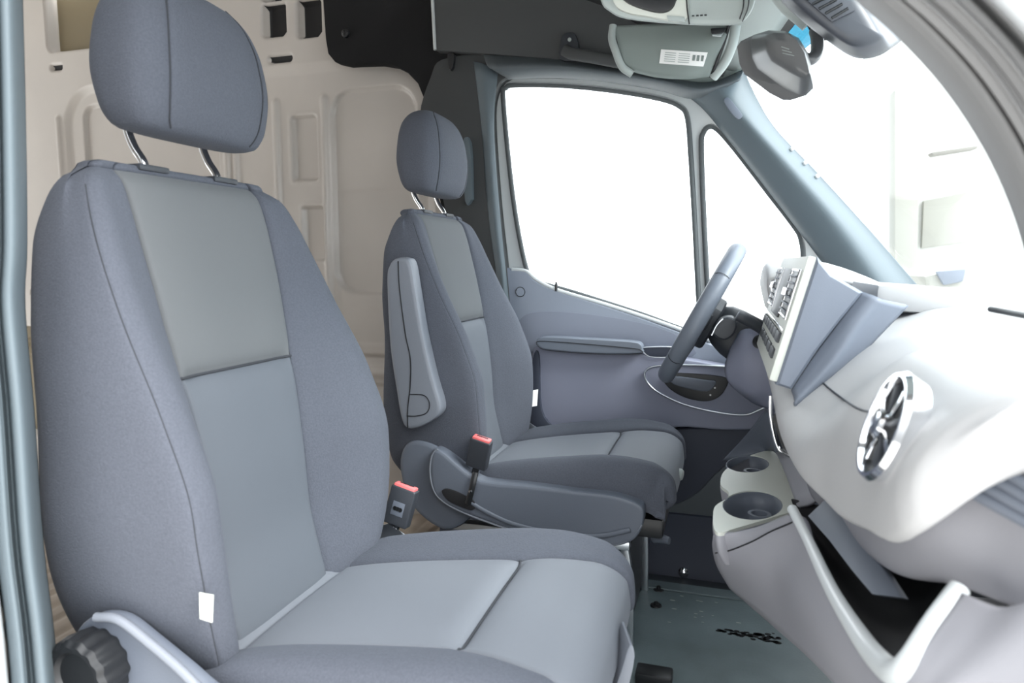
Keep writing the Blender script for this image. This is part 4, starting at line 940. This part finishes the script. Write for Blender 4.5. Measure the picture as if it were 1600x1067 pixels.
# ------------------------------------------------------------------ driver seat extras: armrest, side shell, base
YS = 1.585
ar = prism('armrest', outline([(603, 440), (607, 415), (616, 404), (630, 402), (641, 410), (648, 448), (660, 520), (676, 590), (687, 628), (687, 645), (676, 657), (655, 668), (636, 670), (626, 655), (618, 610), (608, 540)], 1.545, 4), (0, .045, 0), 'arm', d_seat, .012, 4)
ar['label'] = 'upright folded armrest of the driver seat'
tube('armrest_joint', [aY(x, y, 1.5445) for x, y in [(622, 408), (624, 450), (633, 520), (641, 560), (641, 600), (637, 640), (637, 668)]], .0016, 'black', ar, seg=6)
tube('pivot_cover', [aY(x, y, 1.5442) for x, y in [(641, 616), (660, 617), (669, 624), (671, 636), (665, 646), (650, 650), (638, 650)]], .0013, 'black', ar, seg=6)
lathe('armrest_hole', tuple(aY(645, 447, 1.549)), (0, -1, 0), [(.004, -.003), (.004, .001)], 'black', ar, 10)
# rear lobe and side shell
o = prism('recliner_cover', outline([(624, 735), (626, 708), (636, 692), (654, 688), (680, 697), (716, 724), (742, 742), (748, 790), (720, 822), (690, 828), (655, 805), (634, 775)], 1.60, 4), (0, .05, 0), 'plastic', d_seat, .014, 4)
o['label'] = 'rounded rear cover of the driver seat shell'
shp = [(676, 704), (690, 706), (716, 728), (742, 748), (768, 755), (830, 760), (900, 768), (960, 775), (1000, 790), (1006, 808), (1000, 832), (984, 848), (950, 856), (900, 853), (840, 842), (780, 822), (720, 800), (690, 784), (676, 766), (672, 735)]
o = prism('side_shell', outline(shp, 1.575, 4), (0, .05, 0), 'plastic', d_seat, .012, 4); o['label'] = 'slate plastic side shell of the driver seat'
ss = o
tube('shell_edge', [aY(x, y, 1.578) for x, y in [(684, 702), (675, 712), (672, 738), (678, 766), (692, 783), (722, 800), (780, 822), (840, 841), (900, 851), (950, 853), (984, 842), (1003, 820)]], .0028, 'arm', ss, seg=8)
tube('shell_ledge', [aY(x, y, 1.572) for x, y in [(735, 785), (760, 800), (800, 818), (860, 832), (930, 838), (985, 828)]], .006, 'plastic', ss, seg=10, flat=(1, .5))
sl = prism('buckle_slot', outline([(690, 768), (698, 764), (716, 770), (738, 782), (743, 792), (736, 797), (720, 792), (700, 782)], 1.570, 4), (0, .01, 0), 'black_matte', ss, .001); sl['label'] = 'black slot in the shell where the buckle stalk passes'
# dark cushion flank above the shell is part of the cushion; front height knob and lever
lathe('front_knob', tuple(aY(1064, 742, 1.80)), (1, -.2, -.1), [(.016, -.03), (.016, .0), (.012, .005), (.001, .006)], 'console', d_seat, 20)
tube('lever_rod', [aY(965, 848, 1.70), aY(990, 836, 1.70), aY(1015, 835, 1.70), aY(1028, 838, 1.70)], .004, 'steel', d_seat, seg=8)
tube('release_lever', [aY(1020, 842, 1.70), aY(1032, 841, 1.69), aY(1046, 845, 1.68)], [.011, .013, .010], 'plastic', d_seat, seg=12, flat=(1, .7))
# stalk from the buckle into the slot
tube('buckle_strap', [aY(743, 738, 1.573), aY(738, 760, 1.562), aY(731, 788, 1.566)], .008, 'black', d_seat, seg=8, flat=(1, .4))
lathe('strap_rivet', tuple(aY(735, 768, 1.552)), (0, -1, 0), [(.004, -.004), (.004, .002), (.001, .003)], 'chrome', d_seat, 10)
# steel seat frames and boxes
for st_, y0, dx in ((d_seat, 1.86, .03), (p_seat, .93, 0)):
    box('seat_box', (-.47+dx, y0, .06), (.44, .42, .24), 'plastic_dk', st_, .01)
    box('seat_pan', (-.42+dx, y0, .275), (.52, .42, .05), 'black', st_, .01)
    for s in (-1, 1):
        box('slide_rail', (-.49+dx, y0+s*.20, .225), (.50, .03, .022), 'steel', st_, .003)
        tube('front_strut', [(-.265+dx, y0+s*.17, .24), (-.245+dx, y0+s*.17, .12), (-.24+dx, y0+s*.17, FZ+.0)], .011, 'steel', st_, seg=8, kindsquare=True)
    tube('height_link', [(-.31+dx, y0-.19, .23), (-.27+dx, y0-.19, .14), (-.27+dx, y0-.19, .02)], .008, 'steel', st_, seg=8, kindsquare=True)
# ------------------------------------------------------------------ passenger seat extras
sh1 = prism('side_shell', cr([aY(x, y, .655) for x, y in [(95, 1150), (100, 1040), (118, 985), (150, 962), (190, 966), (235, 1000), (290, 1045), (340, 1085), (420, 1110), (700, 1150), (900, 1200), (600, 1300), (200, 1300)]], 4, True), (0, .02, 0), 'plastic', p_seat, .010, 4)
sh1['label'] = 'slate side shell around the recliner knob'
tube('shell_edge', [aY(x, y, .650) for x, y in [(150, 964), (185, 968), (232, 1003), (288, 1052), (330, 1100)]], .006, 'arm', sh1, seg=10)
kc = aY(148, 1040, .645)
lathe('recliner_knob', tuple(kc), (0, -1, 0), [(.047, -.01), (.050, .008), (.048, .026), (.042, .032), (.034, .030), (.030, .024), (.001, .022)], 'black', p_seat, 120, wob=lambda t, r: 1+(.035*math.cos(14*t) if r > .041 else 0))['label'] = 'ribbed black recliner knob'
prism('front_cover', cr([aY(x, y, .90) for x, y in [(984, 1008), (992, 1022), (986, 1060), (970, 1110), (950, 1110), (970, 1050)]], 4, True), (-.02, .06, 0), 'arm', p_seat, .006)
# inboard armrest folded behind the passenger backrest
tube('folded_armrest', [(-.86, 1.225, .80), (-.845, 1.225, .70), (-.80, 1.225, .55), (-.77, 1.225, .46)], .028, 'arm', p_seat, seg=14, flat=(1, .8))['label'] = 'folded inboard armrest of the passenger seat'
# ------------------------------------------------------------------ floor items
fm = prism('floor_mat', [(-.55, 1.12, FZ-.002), (.58, 1.12, FZ-.002), (.58, 2.10, FZ-.002), (-.55, 2.10, FZ-.002)], (0, 0, .008), 'mat', None, .003)
tag(fm, 'dusty blue-grey rubber floor mat with a dark scuff in the driver footwell', 'floor mat')
tube('mat_ridge', [(-.55, 2.04, FZ+.008), (.5, 2.04, FZ+.008)], .004, 'mat', fm, seg=8, n=1)
for i_ in range(70):
    t = i_/69; p = aZ(1122+t*95+rng.randn()*2, 985+t*14+rng.randn()*(1.2+5*t*t), FZ+.0065); r_ = .0015+.003*rng.rand()*(1+t)
    prism('scuff_mark', [p+np.array([r_*1.6*math.cos(a), r_*math.sin(a), 0]) for a in np.linspace(0, 2*math.pi, 8)[:-1]], (0, 0, .0006), 'black', fm, 0)
for i_ in range(16):
    p = aZ(1040+rng.rand()*130, 930+rng.rand()*50, FZ+.0065); r_ = .0012+.002*rng.rand()
    prism('dust_fleck', [p+np.array([r_*2.6*math.cos(a), r_*math.sin(a), 0]) for a in np.linspace(0, 2*math.pi, 8)[:-1]], (0, 0, .0005), 'console', fm, 0)
def stud(q, lab):
    p = aZ(q[0], q[1], FZ+.006); o = lathe('mat_fastener', (p[0], p[1], FZ+.005), (0, 0, 1), [(.017, 0), (.015, .004), (.007, .005), (.006, .012), (.001, .013)], 'black', None, 20); recentre(o); tag(o, lab, 'fastener'); return o
stud((1025, 946), 'small black round mat fastener beside the driver seat base'); stud((1029, 921), 'small black mat fastener near the sill edge, farther back')
a = box('floor_clip', tuple(aZ(1022, 1056, FZ+.02)), (.085, .05, .03), 'black', None, .006); recentre(a); tag(a, 'black plastic block on the floor mat in front of the passenger seat', 'clip')
bs = lathe('sill_bolt', tuple(aY(1068, 894, 2.165)), (0, -1, .2), [(.016, -.02), (.016, .004), (.010, .008), (.001, .009)], 'chrome', None, 18); recentre(bs); tag(bs, 'shiny bolt head on the dark sill under the far door', 'bolt')
# ------------------------------------------------------------------ outside
gr = box('ground', (4, 4, -1.02), (60, 60, .04), 'concrete', None, 0); tag(gr, 'pale concrete yard outside the van', None, None, 'structure')
bd = empty('building', (9, 15, -1), 'pale bleached building with a darker window block seen through the windscreen', 'building')
def ob(x, y, D): return aY(x, y, D)
def bl(name, px, D, dep, m, par): return prism(name, [aY(x, y, D) for x, y in px], (0, dep, 0), m, par, .02)
bl('facade', [(1395, -200), (2300, -200), (2300, 560), (1395, 560)], 15, 3, 'building_white', bd)
bl('corner_column', [(1398, 140), (1441, 175), (1436, 300), (1432, 470), (1398, 480)], 14.6, .5, 'render', bd)
bl('upper_ledge', [(1455, 238), (1528, 227), (1528, 232), (1460, 243)], 14.4, .3, 'render_dk', bd)
bl('window_block', [(1443, 314), (1522, 298), (1516, 378), (1440, 388)], 14.88, .1, 'render', bd)
cr_ = empty('parked_van', (5, 8, -1), 'pale teal parked vehicle behind the dashboard, faded by glare', 'vehicle')
bl('body', [(1445, 432), (1500, 420), (1600, 412), (1800, 410), (1800, 520), (1460, 520)], 8, 1.8, 'render', cr_)
bl('side_window', [(1462, 424), (1510, 420), (1505, 440), (1475, 446)], 7.95, .06, 'dash_blue', cr_)
wp = tube('wiper', [aY(1548, 483, 1.05), aY(1580, 489, 1.0), aY(1640, 500, .9)], .004, 'black'); wp.name = 'wiper_blade'; recentre(wp); tag(wp, 'thin dark wiper blade at the foot of the windscreen', 'wiper')
